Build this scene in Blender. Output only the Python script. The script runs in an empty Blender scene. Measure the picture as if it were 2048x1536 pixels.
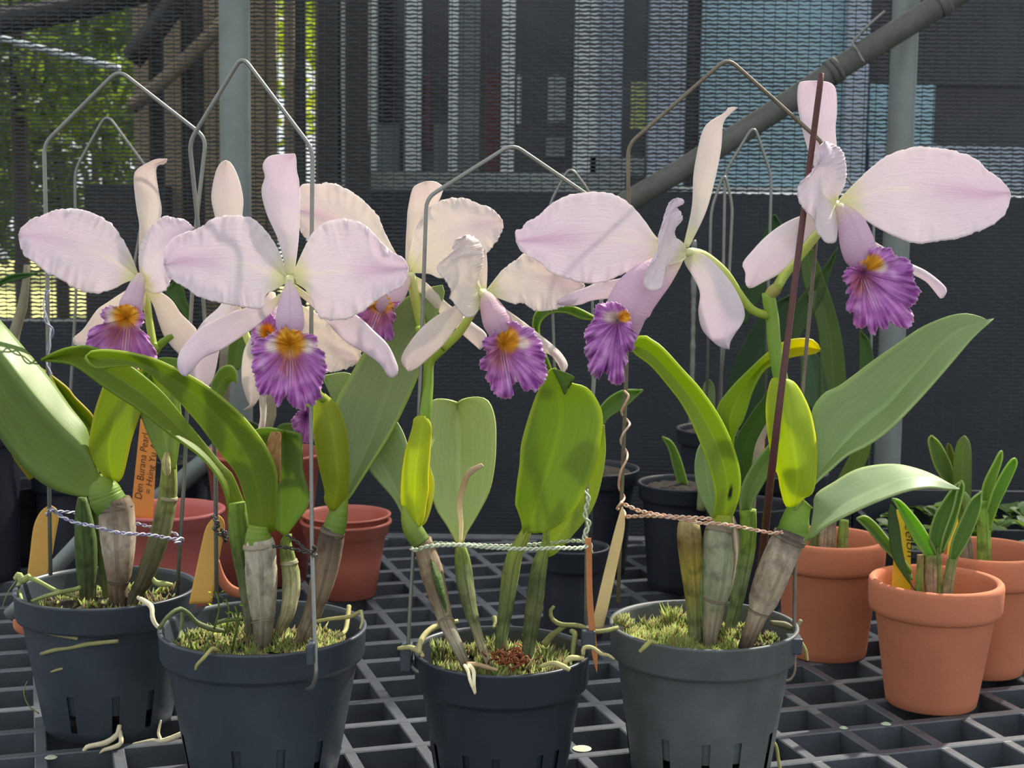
import bpy, bmesh, math, random
from mathutils import Vector, Matrix
from mathutils import noise as MN
import numpy as np

# ------------------------------------------------------------------ camera, world, sun, exposure
SC = bpy.context.scene
COL = SC.collection
F = 3077.0                                  # focal length in pixels of the 2048x1536 frame
PITCH, ROLL, CAMH = 0.1153, -0.0131, 0.37   # bench top is z = 0
cp, sp, cr, sr = math.cos(PITCH), math.sin(PITCH), math.cos(ROLL), math.sin(ROLL)
cam = bpy.data.cameras.new('camera'); camo = bpy.data.objects.new('camera', cam); COL.objects.link(camo)
U_ = Vector((0, sp, cp)); X_ = Vector((1, 0, 0)); FW = Vector((0, cp, -sp))
RX = cr*X_ - sr*U_; UP = sr*X_ + cr*U_
camo.matrix_world = Matrix(((RX.x, UP.x, -FW.x, 0), (RX.y, UP.y, -FW.y, 0), (RX.z, UP.z, -FW.z, CAMH), (0, 0, 0, 1)))
cam.sensor_width = 36; cam.lens = F/2048*36; cam.clip_start = 0.02; cam.clip_end = 100
cam.dof.use_dof = True; cam.dof.focus_distance = 0.98; cam.dof.aperture_fstop = 22
SC.camera = camo
W = bpy.data.worlds.new('hazy_sky'); SC.world = W; W.use_nodes = True
WB = W.node_tree.nodes['Background']; WB.inputs[0].default_value = (0.93, 0.96, 1.0, 1); WB.inputs[1].default_value = 1.1
sun = bpy.data.lights.new('sun', 'SUN'); sun.energy = 8.5; sun.angle = 0.02; sun.color = (1.0, 0.92, 0.78)
suno = bpy.data.objects.new('sun', sun); COL.objects.link(suno)
SUND = Vector((0.44, 0.52, 0.73)).normalized()
suno.rotation_euler = SUND.to_track_quat('Z', 'Y').to_euler(); suno.location = SUND*8
VS = SC.view_settings
VS.view_transform = 'Standard'; VS.look = 'None'; VS.gamma = 1; VS.use_curve_mapping = False; VS.exposure = 0.0

# ------------------------------------------------------------------ helpers
def P(x, y, Y):
    """the point of the place at depth Y that a photograph pixel shows"""
    a = (x-1024)/F; b = (768-y)/F
    X = cr*a + sr*b; U = -sr*a + cr*b
    r = (X, cp + sp*U, -sp + cp*U)
    k = Y/r[1]
    return Vector((r[0]*k, Y, CAMH + r[2]*k))
def lin(c):
    return tuple(((v/255)/12.92 if v/255 <= .04045 else ((v/255+.055)/1.055)**2.4) for v in c[:3])
def mix(a, b, t):
    t = max(0., min(1., t)); return tuple(a[i]*(1-t)+b[i]*t for i in range(3))
def sm(a, b, x):
    t = max(0., min(1., (x-a)/(b-a))); return t*t*(3-2*t)
def crom(pts, n, closed=False):
    """arc-length even Catmull-Rom resampling, pts of any dimension"""
    p = np.array(pts, float)
    if closed: q = np.vstack([p[-1], p, p[0], p[1]])
    else: q = np.vstack([2*p[0]-p[1], p, 2*p[-1]-p[-2]])
    out = []; S = 12; m = len(q)-3
    for i in range(m):
        a, b, c, d = q[i:i+4]
        for k in range(S):
            t = k/S
            out.append(.5*((2*b)+(c-a)*t+(2*a-5*b+4*c-d)*t*t+(3*b-a-3*c+d)*t**3))
    if not closed: out.append(q[-2])
    else: out.append(out[0])
    o = np.array(out); L = np.r_[0, np.cumsum(np.linalg.norm(np.diff(o[:, :2] if o.shape[1] > 2 else o, axis=0), axis=1))]
    tt = np.linspace(0, L[-1], n+1)
    r = np.stack([np.interp(tt, L, o[:, k]) for k in range(o.shape[1])], 1)
    return r[:-1] if closed else r
def prof(v, n):
    if not isinstance(v, (list, tuple)): return np.full(n+1, float(v))
    if len(v) == 1: return np.full(n+1, float(v[0]))
    return np.interp(np.linspace(0, 1, n+1), np.linspace(0, 1, len(v)), v)
ORG = {}                                     # origin of every thing, its parts are stored relative to it
def org(o):
    while o is not None:
        if o.name in ORG: return ORG[o.name]
        o = o.parent
    return Vector((0, 0, 0))
def link(name, me, mat, parent=None, smooth=True):
    if mat: me.materials.append(mat)
    if smooth and me.polygons: me.polygons.foreach_set('use_smooth', [True]*len(me.polygons))
    o = bpy.data.objects.new(name, me); COL.objects.link(o)
    if parent is not None: o.parent = parent
    return o
def mesh(name, verts, faces, mat, parent=None, cols=None, uvs=None, smooth=True, thick=0):
    """verts in world space; cols / uvs per vertex"""
    v = [Vector(p) for p in verts]
    if parent is not None: o0 = org(parent)
    else:
        lo = [min(p[k] for p in v) for k in range(3)]; hi = [max(p[k] for p in v) for k in range(3)]
        o0 = Vector(((lo[0]+hi[0])/2, (lo[1]+hi[1])/2, lo[2]))
    me = bpy.data.meshes.new(name); me.from_pydata([p-o0 for p in v], [], faces); me.update()
    if cols is not None:
        at = me.color_attributes.new('Col', 'FLOAT_COLOR', 'POINT')
        at.data.foreach_set('color', np.array([(*c, 1) for c in cols], float).ravel())
    if uvs is not None:
        uv = me.uv_layers.new(name='UVMap'); li = np.zeros(len(me.loops), int); me.loops.foreach_get('vertex_index', li)
        uv.data.foreach_set('uv', np.array(uvs, float)[li].ravel())
    o = link(name, me, mat, parent, smooth)
    if parent is None: o.location = o0; ORG[o.name] = o0
    if thick:
        md = o.modifiers.new('thickness', 'SOLIDIFY'); md.thickness = thick; md.offset = 0
    return o
def tag(o, label, cat, group=None):
    o['label'] = label; o['category'] = cat
    if group: o['group'] = group
    return o
def struct(o, label=None):
    o['kind'] = 'structure'
    if label: o['label'] = label
    return o
def thing(name, label, cat, loc, group=None):
    o = bpy.data.objects.new(name, None); COL.objects.link(o); o.location = loc; o.empty_display_size = .02
    ORG[o.name] = Vector(loc); return tag(o, label, cat, group)
def boxv(V, Fc, a, b):
    n = len(V)
    for z in (a[2], b[2]):
        for x, y in ((a[0], a[1]), (b[0], a[1]), (b[0], b[1]), (a[0], b[1])): V.append((x, y, z))
    Fc += [tuple(n+i for i in f) for f in ((0, 3, 2, 1), (4, 5, 6, 7), (0, 1, 5, 4), (1, 2, 6, 5), (2, 3, 7, 6), (3, 0, 4, 7))]
def box(name, a, b, mat, parent=None, bev=0):
    V, Fc = [], []; boxv(V, Fc, [min(a[i], b[i]) for i in range(3)], [max(a[i], b[i]) for i in range(3)])
    o = mesh(name, V, Fc, mat, parent, smooth=False)
    if bev:
        m = o.modifiers.new('bevel', 'BEVEL'); m.width = bev; m.segments = 2
    return o
def pbox(name, x0, y0, x1, y1, Y, dep, mat, parent=None, bev=0):
    """a box whose front face spans the given photograph rectangle at depth Y, dep thick away from the camera"""
    ym = (y0+y1)/2; xm = (x0+x1)/2
    return box(name, (P(x0, ym, Y).x, Y, P(xm, y1, Y).z), (P(x1, ym, Y).x, Y+dep, P(xm, y0, Y).z), mat, parent, bev)
def sweep(V, Fc, C, cent, rad, seg=10, flat=1.0, ridge=0, nr=6, col=None, cap=True, ph=0.):
    """tube around world-space centres with per-centre radii, appended to V, Fc, C"""
    n = len(cent); n0 = len(V); up = Vector((0.05, -1, 0.03)).normalized()
    for i in range(n):
        t = (cent[min(i+1, n-1)]-cent[max(i-1, 0)])
        if t.length < 1e-9: t = Vector((0, 0, 1))
        t.normalize()
        a = up - t*up.dot(t)
        if a.length < 1e-4: a = Vector((1, 0, 0)) - t*t.x
        a.normalize(); b = t.cross(a); up = a
        for k in range(seg):
            th = 2*math.pi*k/seg+ph; rr = rad[i]*(1+ridge*math.cos(nr*th))
            V.append(cent[i]+a*(math.cos(th)*rr*flat)+b*(math.sin(th)*rr))
            if C is not None: C.append(col[i] if col else (1, 1, 1))
    for i in range(n-1):
        for k in range(seg):
            k2 = (k+1) % seg
            Fc.append((n0+i*seg+k, n0+i*seg+k2, n0+(i+1)*seg+k2, n0+(i+1)*seg+k))
    if cap:
        Fc.append(tuple(n0+k for k in range(seg))[::-1]); Fc.append(tuple(n0+(n-1)*seg+k for k in range(seg)))
def tube(name, pts, Y0, mat, parent=None, cols=((.3, .3, .3),), seg=10, n=18, flat=1.0, ridge=0, nr=6, straight=False, jit=0, ph=0.):
    """pts: (x, y, radius px[, cm nearer])"""
    q = [(p[0], p[1], p[2], p[3] if len(p) > 3 else 0) for p in pts]
    if straight: r = np.array(q, float); n = len(q)-1
    else: r = crom(q, n)
    cent = [P(a[0], a[1], Y0-a[3]*.01) for a in r]
    rad = [max(.0002, abs(a[2])*(Y0-a[3]*.01)/F) for a in r]
    if jit: rad = [q_*(1+jit*MN.noise(Vector((i*.9, Y0*37, pts[0][0]*.1)))) for i, q_ in enumerate(rad)]
    cl = []
    for i in range(n+1):
        f = i/n*(len(cols)-1); k = min(int(f), len(cols)-2) if len(cols) > 1 else 0
        cl.append(mix(cols[k], cols[min(k+1, len(cols)-1)], f-k))
    V, Fc, C = [], [], []; sweep(V, Fc, C, cent, rad, seg, flat, ridge, nr, cl, ph=ph)
    uv = [(j/seg, i/n) for i in range(n+1) for j in range(seg)]
    return mesh(name, V, Fc, mat, parent, C, uv)
def fillet(pts, rad, k=5):
    """round the corners of a polyline of tuples"""
    out = [np.array(pts[0], float)]
    for i in range(1, len(pts)-1):
        a, b, c = (np.array(p, float) for p in pts[i-1:i+2])
        la, lc = np.linalg.norm((a-b)[:2]), np.linalg.norm((c-b)[:2]); r = min(rad, la*.45, lc*.45)
        p, q = b+(a-b)*r/la, b+(c-b)*r/lc
        for j in range(k+1):
            t = j/k; out.append((1-t)**2*p+2*t*(1-t)*b+t*t*q)
    out.append(np.array(pts[-1], float)); return [tuple(o) for o in out]
def wire(name, pts, r, Y0, mat, parent=None, rad=14, seg=8):
    """bent wire through (x, y[, cm nearer])"""
    q = [(p[0], p[1], r, p[2] if len(p) > 2 else 0) for p in pts]
    return tube(name, fillet(q, rad), Y0, mat, parent, seg=seg, straight=True)
def twist(name, pts, Y0, mat, parent=None, r=2.2, amp=3.0, pitch=26, ncol=((.5, .5, .5), (.5, .5, .5))):
    """two strands twisted about a path of (x, y[, cm nearer])"""
    q = [(p[0], p[1], p[2] if len(p) > 2 else 0) for p in pts]
    L = sum(math.dist(q[i][:2], q[i+1][:2]) for i in range(len(q)-1)); n = max(12, int(L/2.6))
    c = crom(q, n); V, Fc, C = [], [], []
    for s in (0, 1):
        cent = []
        for i in range(n+1):
            a = c[max(i-1, 0)]; b = c[min(i+1, n)]; d = (b-a)[:2]; d = d/(np.linalg.norm(d)+1e-9)
            th = 2*math.pi*(i*L/n)/pitch+s*math.pi
            cent.append(P(c[i][0]-d[1]*amp*math.cos(th), c[i][1]+d[0]*amp*math.cos(th), Y0-c[i][2]*.01-amp*math.sin(th)*Y0/F))
        sweep(V, Fc, C, cent, [r*Y0/F]*(n+1), 6, col=[ncol[s]]*(n+1))
    return mesh(name, V, Fc, mat, parent, C)
def blade(name, mid, e1, e2, Y0, mat, parent, colf, dm=0., d1=0., d2=0., N=30, M=9, p=1.5, ruf=0., rf=9., thick=.0007, seed=0., jit=0.):
    """leaf or petal surface: midrib and two edges from base to tip (photo px), dm / d1 / d2 = cm nearer than Y0 along midrib and edges"""
    m, a, b = crom(mid, N), crom(e1, N), crom(e2, N)
    dm, d1, d2 = prof(dm, N), prof(d1, N), prof(d2, N)
    V, Fc, C, UV = [], [], [], []
    for i in range(N+1):
        u = i/N
        for j in range(-M, M+1):
            t = j/M; s = abs(t); e, de = (a, d1) if t < 0 else (b, d2)
            x = m[i][0]+(e[i][0]-m[i][0])*s; y = m[i][1]+(e[i][1]-m[i][1])*s
            d = dm[i]+(de[i]-dm[i])*s**p
            if ruf:
                w = s**2.4*sm(.12, .45, u); sg = 1 if t > 0 else 23.
                d += ruf*w*(1.5*MN.noise(Vector((u*rf*1.3+sg, s*1.2, seed*9)))+1.3*MN.noise(Vector((u*rf*3.1+sg, s*1.6, seed*5))))
                d += ruf*s**2.6*sm(.12, .4, u)*1.0*MN.noise(Vector((u*rf*4.6+sg+s*2.5, s*1.3, seed*3)))
                d += ruf*.7*MN.noise(Vector((u*5, t*2.2, seed*5+3)))
            if jit and s > .8:
                k = jit*(s-.8)/.2*sm(.1, .3, u)*(MN.noise(Vector((u*30, sgn(t)*4, seed*11)))+.6*MN.noise(Vector((u*75, sgn(t)*4, seed*11))))
                dx, dy = e[i][0]-m[i][0], e[i][1]-m[i][1]; l = math.hypot(dx, dy)+1e-6; x += dx/l*k; y += dy/l*k
            V.append(P(x, y, Y0-d*.01)); C.append(colf(u, t)); UV.append((u, t*.5+.5))
    w = 2*M+1
    for i in range(N):
        for j in range(w-1): Fc.append((i*w+j, i*w+j+1, (i+1)*w+j+1, (i+1)*w+j))
    return mesh(name, V, Fc, mat, parent, C, UV, thick=thick)
def sgn(t): return -1 if t < 0 else 1
def half(mid, e):                            # mirror helper: midpoint polyline of two edges
    n = 8; a, b = crom(mid, n), crom(e, n); return [tuple((a[i]+b[i])/2) for i in range(n+1)]
def lathe(name, prf, cx, cy, mat, parent=None, seg=56, z0=0., slots=(), ang0=0., thick=0, wob=0.):
    V, Fc = [], []; n = len(prf)
    for k in range(seg):
        th = 2*math.pi*k/seg+ang0
        for r, z in prf:
            rr = r*(1+wob*math.sin(3*th+.7)); V.append((cx+rr*math.cos(th), cy+rr*math.sin(th), z0+z))
    for k in range(seg):
        k2 = (k+1) % seg
        for i in range(n-1):
            zc = (prf[i][1]+prf[i+1][1])/2
            if any(s[0] == k and s[1] < zc < s[2] for s in slots): continue
            Fc.append((k*n+i, k2*n+i, k2*n+i+1, k*n+i+1))
    return mesh(name, V, Fc, mat, parent, thick=thick)

# ------------------------------------------------------------------ materials
def M_(name, base=(.5, .5, .5), rough=.5, metal=0., spec=.5, attr=False, trans=0., tcol=None, var=0., vscale=20., bump=0., bscale=60., stretch=None, sub=None, bdist=.001, speck=0.):
    m = bpy.data.materials.new(name); m.use_nodes = True; nt = m.node_tree; N = nt.nodes; L = nt.links
    b = N['Principled BSDF']; out = N['Material Output']
    b.inputs['Roughness'].default_value = rough; b.inputs['Metallic'].default_value = metal; b.inputs['Specular IOR Level'].default_value = spec
    if attr: c = N.new('ShaderNodeVertexColor'); c.layer_name = 'Col'; cs = c.outputs[0]
    else: c = N.new('ShaderNodeRGB'); c.outputs[0].default_value = (*base, 1); cs = c.outputs[0]
    tc = N.new('ShaderNodeTexCoord'); src = tc.outputs['Object']
    if stretch:
        mp = N.new('ShaderNodeMapping'); mp.inputs['Scale'].default_value = stretch; L.new(tc.outputs['UV'], mp.inputs[0]); src = mp.outputs[0]
    if var:
        no = N.new('ShaderNodeTexNoise'); no.inputs['Roughness'].default_value = .62; no.inputs['Scale'].default_value = vscale; no.inputs['Detail'].default_value = 6; L.new(src, no.inputs['Vector'])
        mr = N.new('ShaderNodeMapRange'); mr.inputs[1].default_value = .25; mr.inputs[2].default_value = .75; mr.inputs[3].default_value = 1-var; mr.inputs[4].default_value = 1+var
        L.new(no.outputs[0], mr.inputs[0])
        mx = N.new('ShaderNodeVectorMath'); mx.operation = 'SCALE'; L.new(cs, mx.inputs[0]); L.new(mr.outputs[0], mx.inputs['Scale']); cs = mx.outputs[0]
    if speck:
        n3 = N.new('ShaderNodeTexNoise'); n3.inputs['Scale'].default_value = 120; n3.inputs['Detail'].default_value = 3; L.new(tc.outputs['Object'], n3.inputs['Vector'])
        m3 = N.new('ShaderNodeMapRange'); m3.inputs[1].default_value = .32; m3.inputs[2].default_value = .5; m3.inputs[3].default_value = 1-speck; m3.inputs[4].default_value = 1; L.new(n3.outputs[0], m3.inputs[0])
        x3 = N.new('ShaderNodeVectorMath'); x3.operation = 'SCALE'; L.new(cs, x3.inputs[0]); L.new(m3.outputs[0], x3.inputs['Scale']); cs = x3.outputs[0]
    L.new(cs, b.inputs['Base Color'])
    if bump:
        n2 = N.new('ShaderNodeTexNoise'); n2.inputs['Scale'].default_value = bscale; n2.inputs['Detail'].default_value = 4; L.new(src, n2.inputs['Vector'])
        bp = N.new('ShaderNodeBump'); bp.inputs['Strength'].default_value = bump; bp.inputs['Distance'].default_value = bdist; L.new(n2.outputs[0], bp.inputs['Height']); L.new(bp.outputs[0], b.inputs['Normal'])
    if trans:
        tr = N.new('ShaderNodeBsdfTranslucent')
        if tcol:
            g = N.new('ShaderNodeVectorMath'); g.operation = 'MULTIPLY'; L.new(cs, g.inputs[0]); g.inputs[1].default_value = tcol; L.new(g.outputs[0], tr.inputs[0])
        else: L.new(cs, tr.inputs[0])
        ms = N.new('ShaderNodeMixShader'); ms.inputs[0].default_value = trans; L.new(b.outputs[0], ms.inputs[1]); L.new(tr.outputs[0], ms.inputs[2]); L.new(ms.outputs[0], out.inputs[0])
    return m
MT = dict(
 petal=M_('petal', attr=True, rough=.55, spec=.25, trans=.42, var=.03, vscale=1.0, bump=.5, bscale=1., stretch=(9, 42, 1), bdist=.0012),
 lip=M_('lip', attr=True, rough=.5, spec=.3, trans=.3, var=.12, vscale=240., bump=.35, bscale=260.),
 leaf=M_('orchid_leaf', attr=True, rough=.5, spec=.4, trans=.42, tcol=(2.25, 2.0, .35), var=.10, vscale=1., bump=.25, bscale=1., stretch=(4, 38, 1), bdist=.0006),
 litleaf=M_('thick_front_lit_leaf', attr=True, rough=.46, spec=.5, trans=.16, tcol=(1.9, 1.7, .5), var=.12, vscale=1., bump=.3, bscale=1., stretch=(4, 38, 1), bdist=.0006),  # thick leaves; front-lit look put into low translucency and greyer leaf colours
 bulb=M_('pseudobulb_skin', attr=True, rough=.75, spec=.25, var=.42, vscale=1., bump=.7, bscale=1.2, stretch=(11, 3.5, 1), bdist=.0014, speck=.4),
 stem=M_('green_stem', attr=True, rough=.45, spec=.4, trans=.15, tcol=(1.6, 1.5, .4), var=.06, vscale=60.),
 root=M_('aerial_root', attr=True, rough=.7, var=.2, vscale=120., bump=.3, bscale=200.),
 plastic3=M_('glossy_black_plastic', lin((42, 49, 56)), .36, spec=.5, var=.15, vscale=26.),
 plastic=M_('black_pot_plastic', lin((56, 64, 72)), .42, spec=.45, var=.22, vscale=26., bump=.06, bscale=90.),
 plastic4=M_('dusty_black_pot_plastic', lin((84, 90, 90)), .5, spec=.4, var=.3, vscale=30., bump=.08, bscale=90.),
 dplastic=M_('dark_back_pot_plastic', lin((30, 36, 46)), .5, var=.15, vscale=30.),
 bench=M_('grey_bench_plastic', lin((78, 83, 90)), .36, spec=.6, var=.3, vscale=42., bump=.25, bscale=180.),
 terra=M_('terracotta', lin((194, 122, 92)), .85, spec=.15, var=.09, vscale=34., bump=.12, bscale=500.),
 red=M_('brick_red_plastic', lin((176, 98, 82)), .45, var=.08, vscale=25.),
 pink=M_('salmon_plastic', lin((200, 112, 106)), .45, var=.06, vscale=20., trans=.15),
 wire=M_('galvanised_wire', lin((128, 130, 124)), .42, metal=.55, var=.12, vscale=90.),
 rust=M_('weathered_brown_wire', lin((112, 104, 90)), .5, metal=.5, var=.25, vscale=90.),
 pipe=M_('galvanised_pipe', lin((122, 130, 128)), .55, metal=.35, var=.14, vscale=30.),
 oldpipe=M_('weathered_pipe', lin((88, 90, 84)), .65, metal=.2, var=.3, vscale=45., bump=.2, bscale=80.),
 tie=M_('twisted_tie', attr=True, rough=.5, var=.25, vscale=260.),
 stake=M_('maroon_stake', lin((82, 42, 40)), .55, var=.2, vscale=80.),
 net=M_('shade_net_yarn', lin((70, 74, 77)), .8, spec=.1, var=.2, vscale=30.),
 soil=M_('potting_bark', lin((48, 41, 31)), .95, var=.5, vscale=160., bump=1., bscale=220., bdist=.003),
 moss=M_('moss', attr=True, rough=.9, trans=.2, var=.25, vscale=400.),
 tagm=M_('ochre_card', lin((214, 168, 84)), .65, var=.06, vscale=40., trans=.12),
 strip=M_('straw_strip', lin((236, 214, 158)), .7, var=.12, vscale=30., trans=.15),
 ostrip=M_('orange_brown_strip', lin((176, 112, 62)), .7, var=.15, vscale=60.),
 olabel=M_('orange_label', lin((226, 142, 64)), .55, var=.04, vscale=30.),
 ylabel=M_('yellow_label', lin((240, 200, 50)), .5, var=.04, vscale=30.),
 ink=M_('ink', lin((70, 40, 20)), .7),
 cane=M_('dry_cane', attr=True, rough=.8, var=.3, vscale=60., bump=.4, bscale=120.),
)
# ------------------------------------------------------------------ plant builders
def ptl(tone, pink=.5, base=(226, 226, 176)):
    """pigment of a petal: greenish white foot and rib, lilac blush on the outer rib, paler rim"""
    def f(u, t):
        s = abs(t); c = mix(tone, (tone[0]-4, tone[1]-10, tone[2]+1), sm(.2, 1, u)*.6)
        c = mix(c, (214, 176, 206), pink*.5*math.exp(-(s/.2)**2)*sm(.35, .9, u))
        c = mix(c, (244, 240, 224), .6*math.exp(-(s/.05)**2)*(1-sm(.2, .7, u)))
        c = mix(c, base, (1-sm(.03, .2, u))*.8)
        c = mix(c, (244, 238, 236), sm(.86, 1, s)*.5)
        return lin(c)
    return f
LIL, CRM = (240, 230, 233), (241, 233, 223)
def lipf(name, parent, out, cx, cy, Y0, yel=(), wht=(), dark=None, streak=None, seed=1., rec=1.1, lobe=.5, ruf=.34, K=26, NA=300, lil=None):
    o = crom(out, NA, closed=True); pl = 0.
    for i in range(NA):
        v = o[i]-np.array([cx, cy]); l = np.linalg.norm(v); pl += np.linalg.norm(o[i]-o[i-1]) if i else 0
        o[i] += v/l*(1.7*math.sin(pl/10.5*6.283+2*MN.noise(Vector((pl*.03, seed, 2))))+2.4*MN.noise(Vector((pl*.11, seed*3, 1))))
    w = (o[:, 0].max()-o[:, 0].min())/2; h = (o[:, 1].max()-o[:, 1].min())/2
    V, Fc, C = [], [], []
    cum = np.r_[0, np.cumsum(np.linalg.norm(np.diff(o, axis=0), axis=1))]
    for k in range(K+1):
        r = (k/K)**.85
        for i in range(NA):
            dx, dy = o[i][0]-cx, o[i][1]-cy; th = math.atan2(dy, dx)
            s = cum[i]/42*6.283
            x, y = cx+dx*r, cy+dy*r
            d = -rec*(1-r)**2.2 + lobe*math.sin(max(0, r)*math.pi*.8)*(.6+.4*math.sin(th)) - .25*r*r
            d += ruf*(sm(.62, 1, r)*(.4*math.sin(s+seed*5+3*MN.noise(Vector((s*.2, seed, 0))))+.3*math.sin(1.7*s+seed*3))+sm(.3, 1, r)*1.5*MN.noise(Vector((x*.04, y*.04, seed)))+sm(.82, 1, r)*.5*math.sin(2.6*s))
            d += .16*sm(.1, .5, r)*MN.noise(Vector((math.cos(th)*3.2, math.sin(th)*3.2, r*2+seed)))
            V.append(P(x, y, Y0-d*.01))
            vein = MN.noise(Vector((th*11+seed*9, r*1.6, seed)))*.5+MN.noise(Vector((th*24, r*2.6, seed+7)))*.5
            c = mix((208, 142, 208), (164, 90, 174), .5+1.5*vein)
            c = mix(c, (222, 178, 222), sm(.1, .6, .5*MN.noise(Vector((x*.045, y*.045, seed*3)))+.2*r))
            if lil is not None: c = mix(c, (206, 166, 208), lil*sm(.1, -.7, (y-cy)/h)*sm(.2, .7, r))
            if dark:
                q = math.exp(-(((x-dark[0])/dark[2])**2+((y-dark[1])/dark[3])**2)); c = mix(c, mix((112, 32, 110), (200, 120, 60), .5+vein), q*.85)
            for (a, b, ra, rb) in wht: c = mix(c, (240, 226, 214), .95*sm(1.25, .45, math.hypot((x-a)/ra, (y-b)/rb)))
            for (a, b, ra, rb) in yel: c = mix(c, mix((248, 192, 52), (214, 134, 36), .3+.9*vein), sm(1.4, .7, math.hypot((x-a)/ra, (y-b)/rb)))
            if streak:
                (ax, ay), (bx, by) = streak; q = ((x-ax)*(bx-ax)+(y-ay)*(by-ay))/((bx-ax)**2+(by-ay)**2); ds = math.hypot(x-ax-q*(bx-ax), y-ay-q*(by-ay))
                st = .5+.5*math.cos(ds*1.15); c = mix(c, (222, 192, 220), .75*math.exp(-(ds/9)**2)*sm(0, .2, q)*sm(1.1, .75, q)*st)
            c = mix(c, (228, 200, 226), sm(.955, 1., r)*.8)
            C.append(lin(c))
    for k in range(K):
        for i in range(NA):
            j = (i+1) % NA; Fc.append((k*NA+i, k*NA+j, (k+1)*NA+j, (k+1)*NA+i))
    return mesh(name, V, Fc, MT['lip'], parent, C, thick=.0006)
def lipt(parent, pts, Y0, c0=(228, 206, 222), c1=(208, 170, 208), flat=.85):
    return tube('lip_tube', pts, Y0, MT['petal'], parent, [lin((232, 224, 196)), lin(c0), lin(c0), lin(c1)], seg=28, n=22, flat=flat)
def flower(parent, pts, Y0, label=None):
    """green-white column and ovary; petals, sepals and lip become its children"""
    f = tube('flower', pts, Y0, MT['stem'], parent, [lin((222, 224, 170)), lin((186, 200, 96)), lin((150, 172, 60))], seg=12)
    if label: f['label'] = label
    return f
def petal(f, nm, mid, e1, e2, Y0, tone=LIL, pink=.5, **k):
    d = dict(ruf=.2, jit=3.0, N=100, M=18, thick=.0005, p=1.4); d.update(k)
    return blade(nm, mid, e1, e2, Y0, MT['petal'], f, ptl(tone, pink), **d)
def sepal(f, nm, e1, e2, Y0, tone=LIL, mid=None, **k):
    n = 8; a, b = crom(e1, n), crom(e2, n); m = mid or [tuple((a[i]+b[i])/2) for i in range(n+1)]
    d = dict(N=34, M=7, thick=.0006, p=1.7, ruf=.02); d.update(k)
    return blade(nm, m, e1, e2, Y0, MT['petal'], f, ptl(tone, .12), **d)
def lcol(c, rim=None, rib=.25, tip=None, spot=None):
    def f(u, t):
        q = mix(c, tuple(min(255, v*1.25+12) for v in c), rib*math.exp(-(abs(t)/.05)**2)*(1-.6*u))
        if rim: q = mix(q, rim, sm(.93, 1, abs(t)))
        if tip: q = mix(q, tip, sm(.55, .95, u))
        q = mix(q, (c[0]*1.12, c[1]*1.06, c[2]*.8), (1-sm(0, .2, u))*.5)
        if spot and math.hypot((u-spot[0])/spot[2], (t-spot[1])/spot[3]+.5*MN.noise(Vector((u*90, t*9, 1)))) < 1: q = (30, 34, 20)
        return lin(q)
    return f
def leaf(parent, e1, e2, Y0, c, mid=None, name='leaf', **k):
    n = 10; a, b = crom(e1, n), crom(e2, n); m = mid or [tuple((a[i]+b[i])/2) for i in range(n+1)]
    cf = lcol(c, k.pop('rim', None), k.pop('rib', .25), k.pop('tip', None), k.pop('spot', None))
    d = dict(N=34, M=8, thick=.0016, p=1.25, dm=-.25, mat='leaf'); d.update(k); mt = MT[d.pop('mat')]
    return blade(name, m, e1, e2, Y0, mt, parent, cf, **d)
GR, LG, DG, YG, BG = (88, 122, 52), (124, 146, 84), (62, 88, 44), (140, 156, 30), (104, 132, 82)
def bulb(parent, pts, Y0, cols, name='pseudobulb', **k):
    d = dict(seg=22, n=26, ridge=.035, nr=7, jit=.05); d.update(k)
    return tube(name, pts, Y0, MT['stem' if name == 'leaf_neck' else 'bulb'], parent, [lin(c) for c in cols], **d)
GREY, BRN, GRN, CRMB = (150, 140, 120), (110, 92, 72), (84, 104, 56), (176, 172, 132)
def stem(parent, pts, Y0, name='flower_stalk', c=((142, 170, 56), (122, 156, 52))):
    return tube(name, pts, Y0, MT['stem'], parent, [lin(q) for q in c], seg=12, n=22)
def root(parent, pts, Y0, c=(186, 186, 134), **k):
    return tube('aerial_root', pts, Y0, MT['root'], parent, [lin(c)], seg=8, n=16, jit=.12, **k)
def edge(parent, a, b, Y0, c=(70, 58, 48)):
    """ragged dark upper edge of a papery sheath, from (x, y, r, d) a to b"""
    return tube('sheath_edge', [a, b], Y0, MT['cane'], parent, [lin(c), lin(mix(c, (170, 156, 130), .6))], seg=26, n=3, jit=.1, flat=1.0)
def mossf(parent, cx, cy, z, R, n, seed, name='moss', cols=((146, 164, 60), (84, 98, 38), (104, 78, 44)), hh=.006, only=None):
    rnd = random.Random(seed); V, Fc, C = [], [], []
    while len(V) < n*4:
        a = rnd.random()*6.283; r = R*math.sqrt(rnd.random()); x, y = cx+r*math.cos(a), cy+r*math.sin(a)
        q = MN.noise(Vector((x*60+seed, y*60, 0)))
        if q < -.12: continue
        if only and not only(x-cx, y-cy): continue
        h = hh*(.4+.9*max(0, q+.2))*(.6+.8*rnd.random()); zz = z+max(0, q)*hh*1.1; k = len(V); s = .0009+.0009*rnd.random(); b = rnd.random()*6.28
        c = lin(mix(cols[0], cols[1], rnd.random()) if rnd.random() < .72 else cols[2])
        for j in range(3): V.append((x+s*math.cos(b+j*2.09), y+s*math.sin(b+j*2.09), zz)); C.append(c)
        V.append((x+rnd.uniform(-1, 1)*h*.6, y+rnd.uniform(-1, 1)*h*.6, zz+h)); C.append(mix(c, (1, 1, .6), .12))
        Fc += [(k, k+1, k+3), (k+1, k+2, k+3), (k+2, k, k+3)]
    o = mesh(name, V, Fc, MT['moss'], parent, C); o['kind'] = 'stuff'; return o
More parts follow.
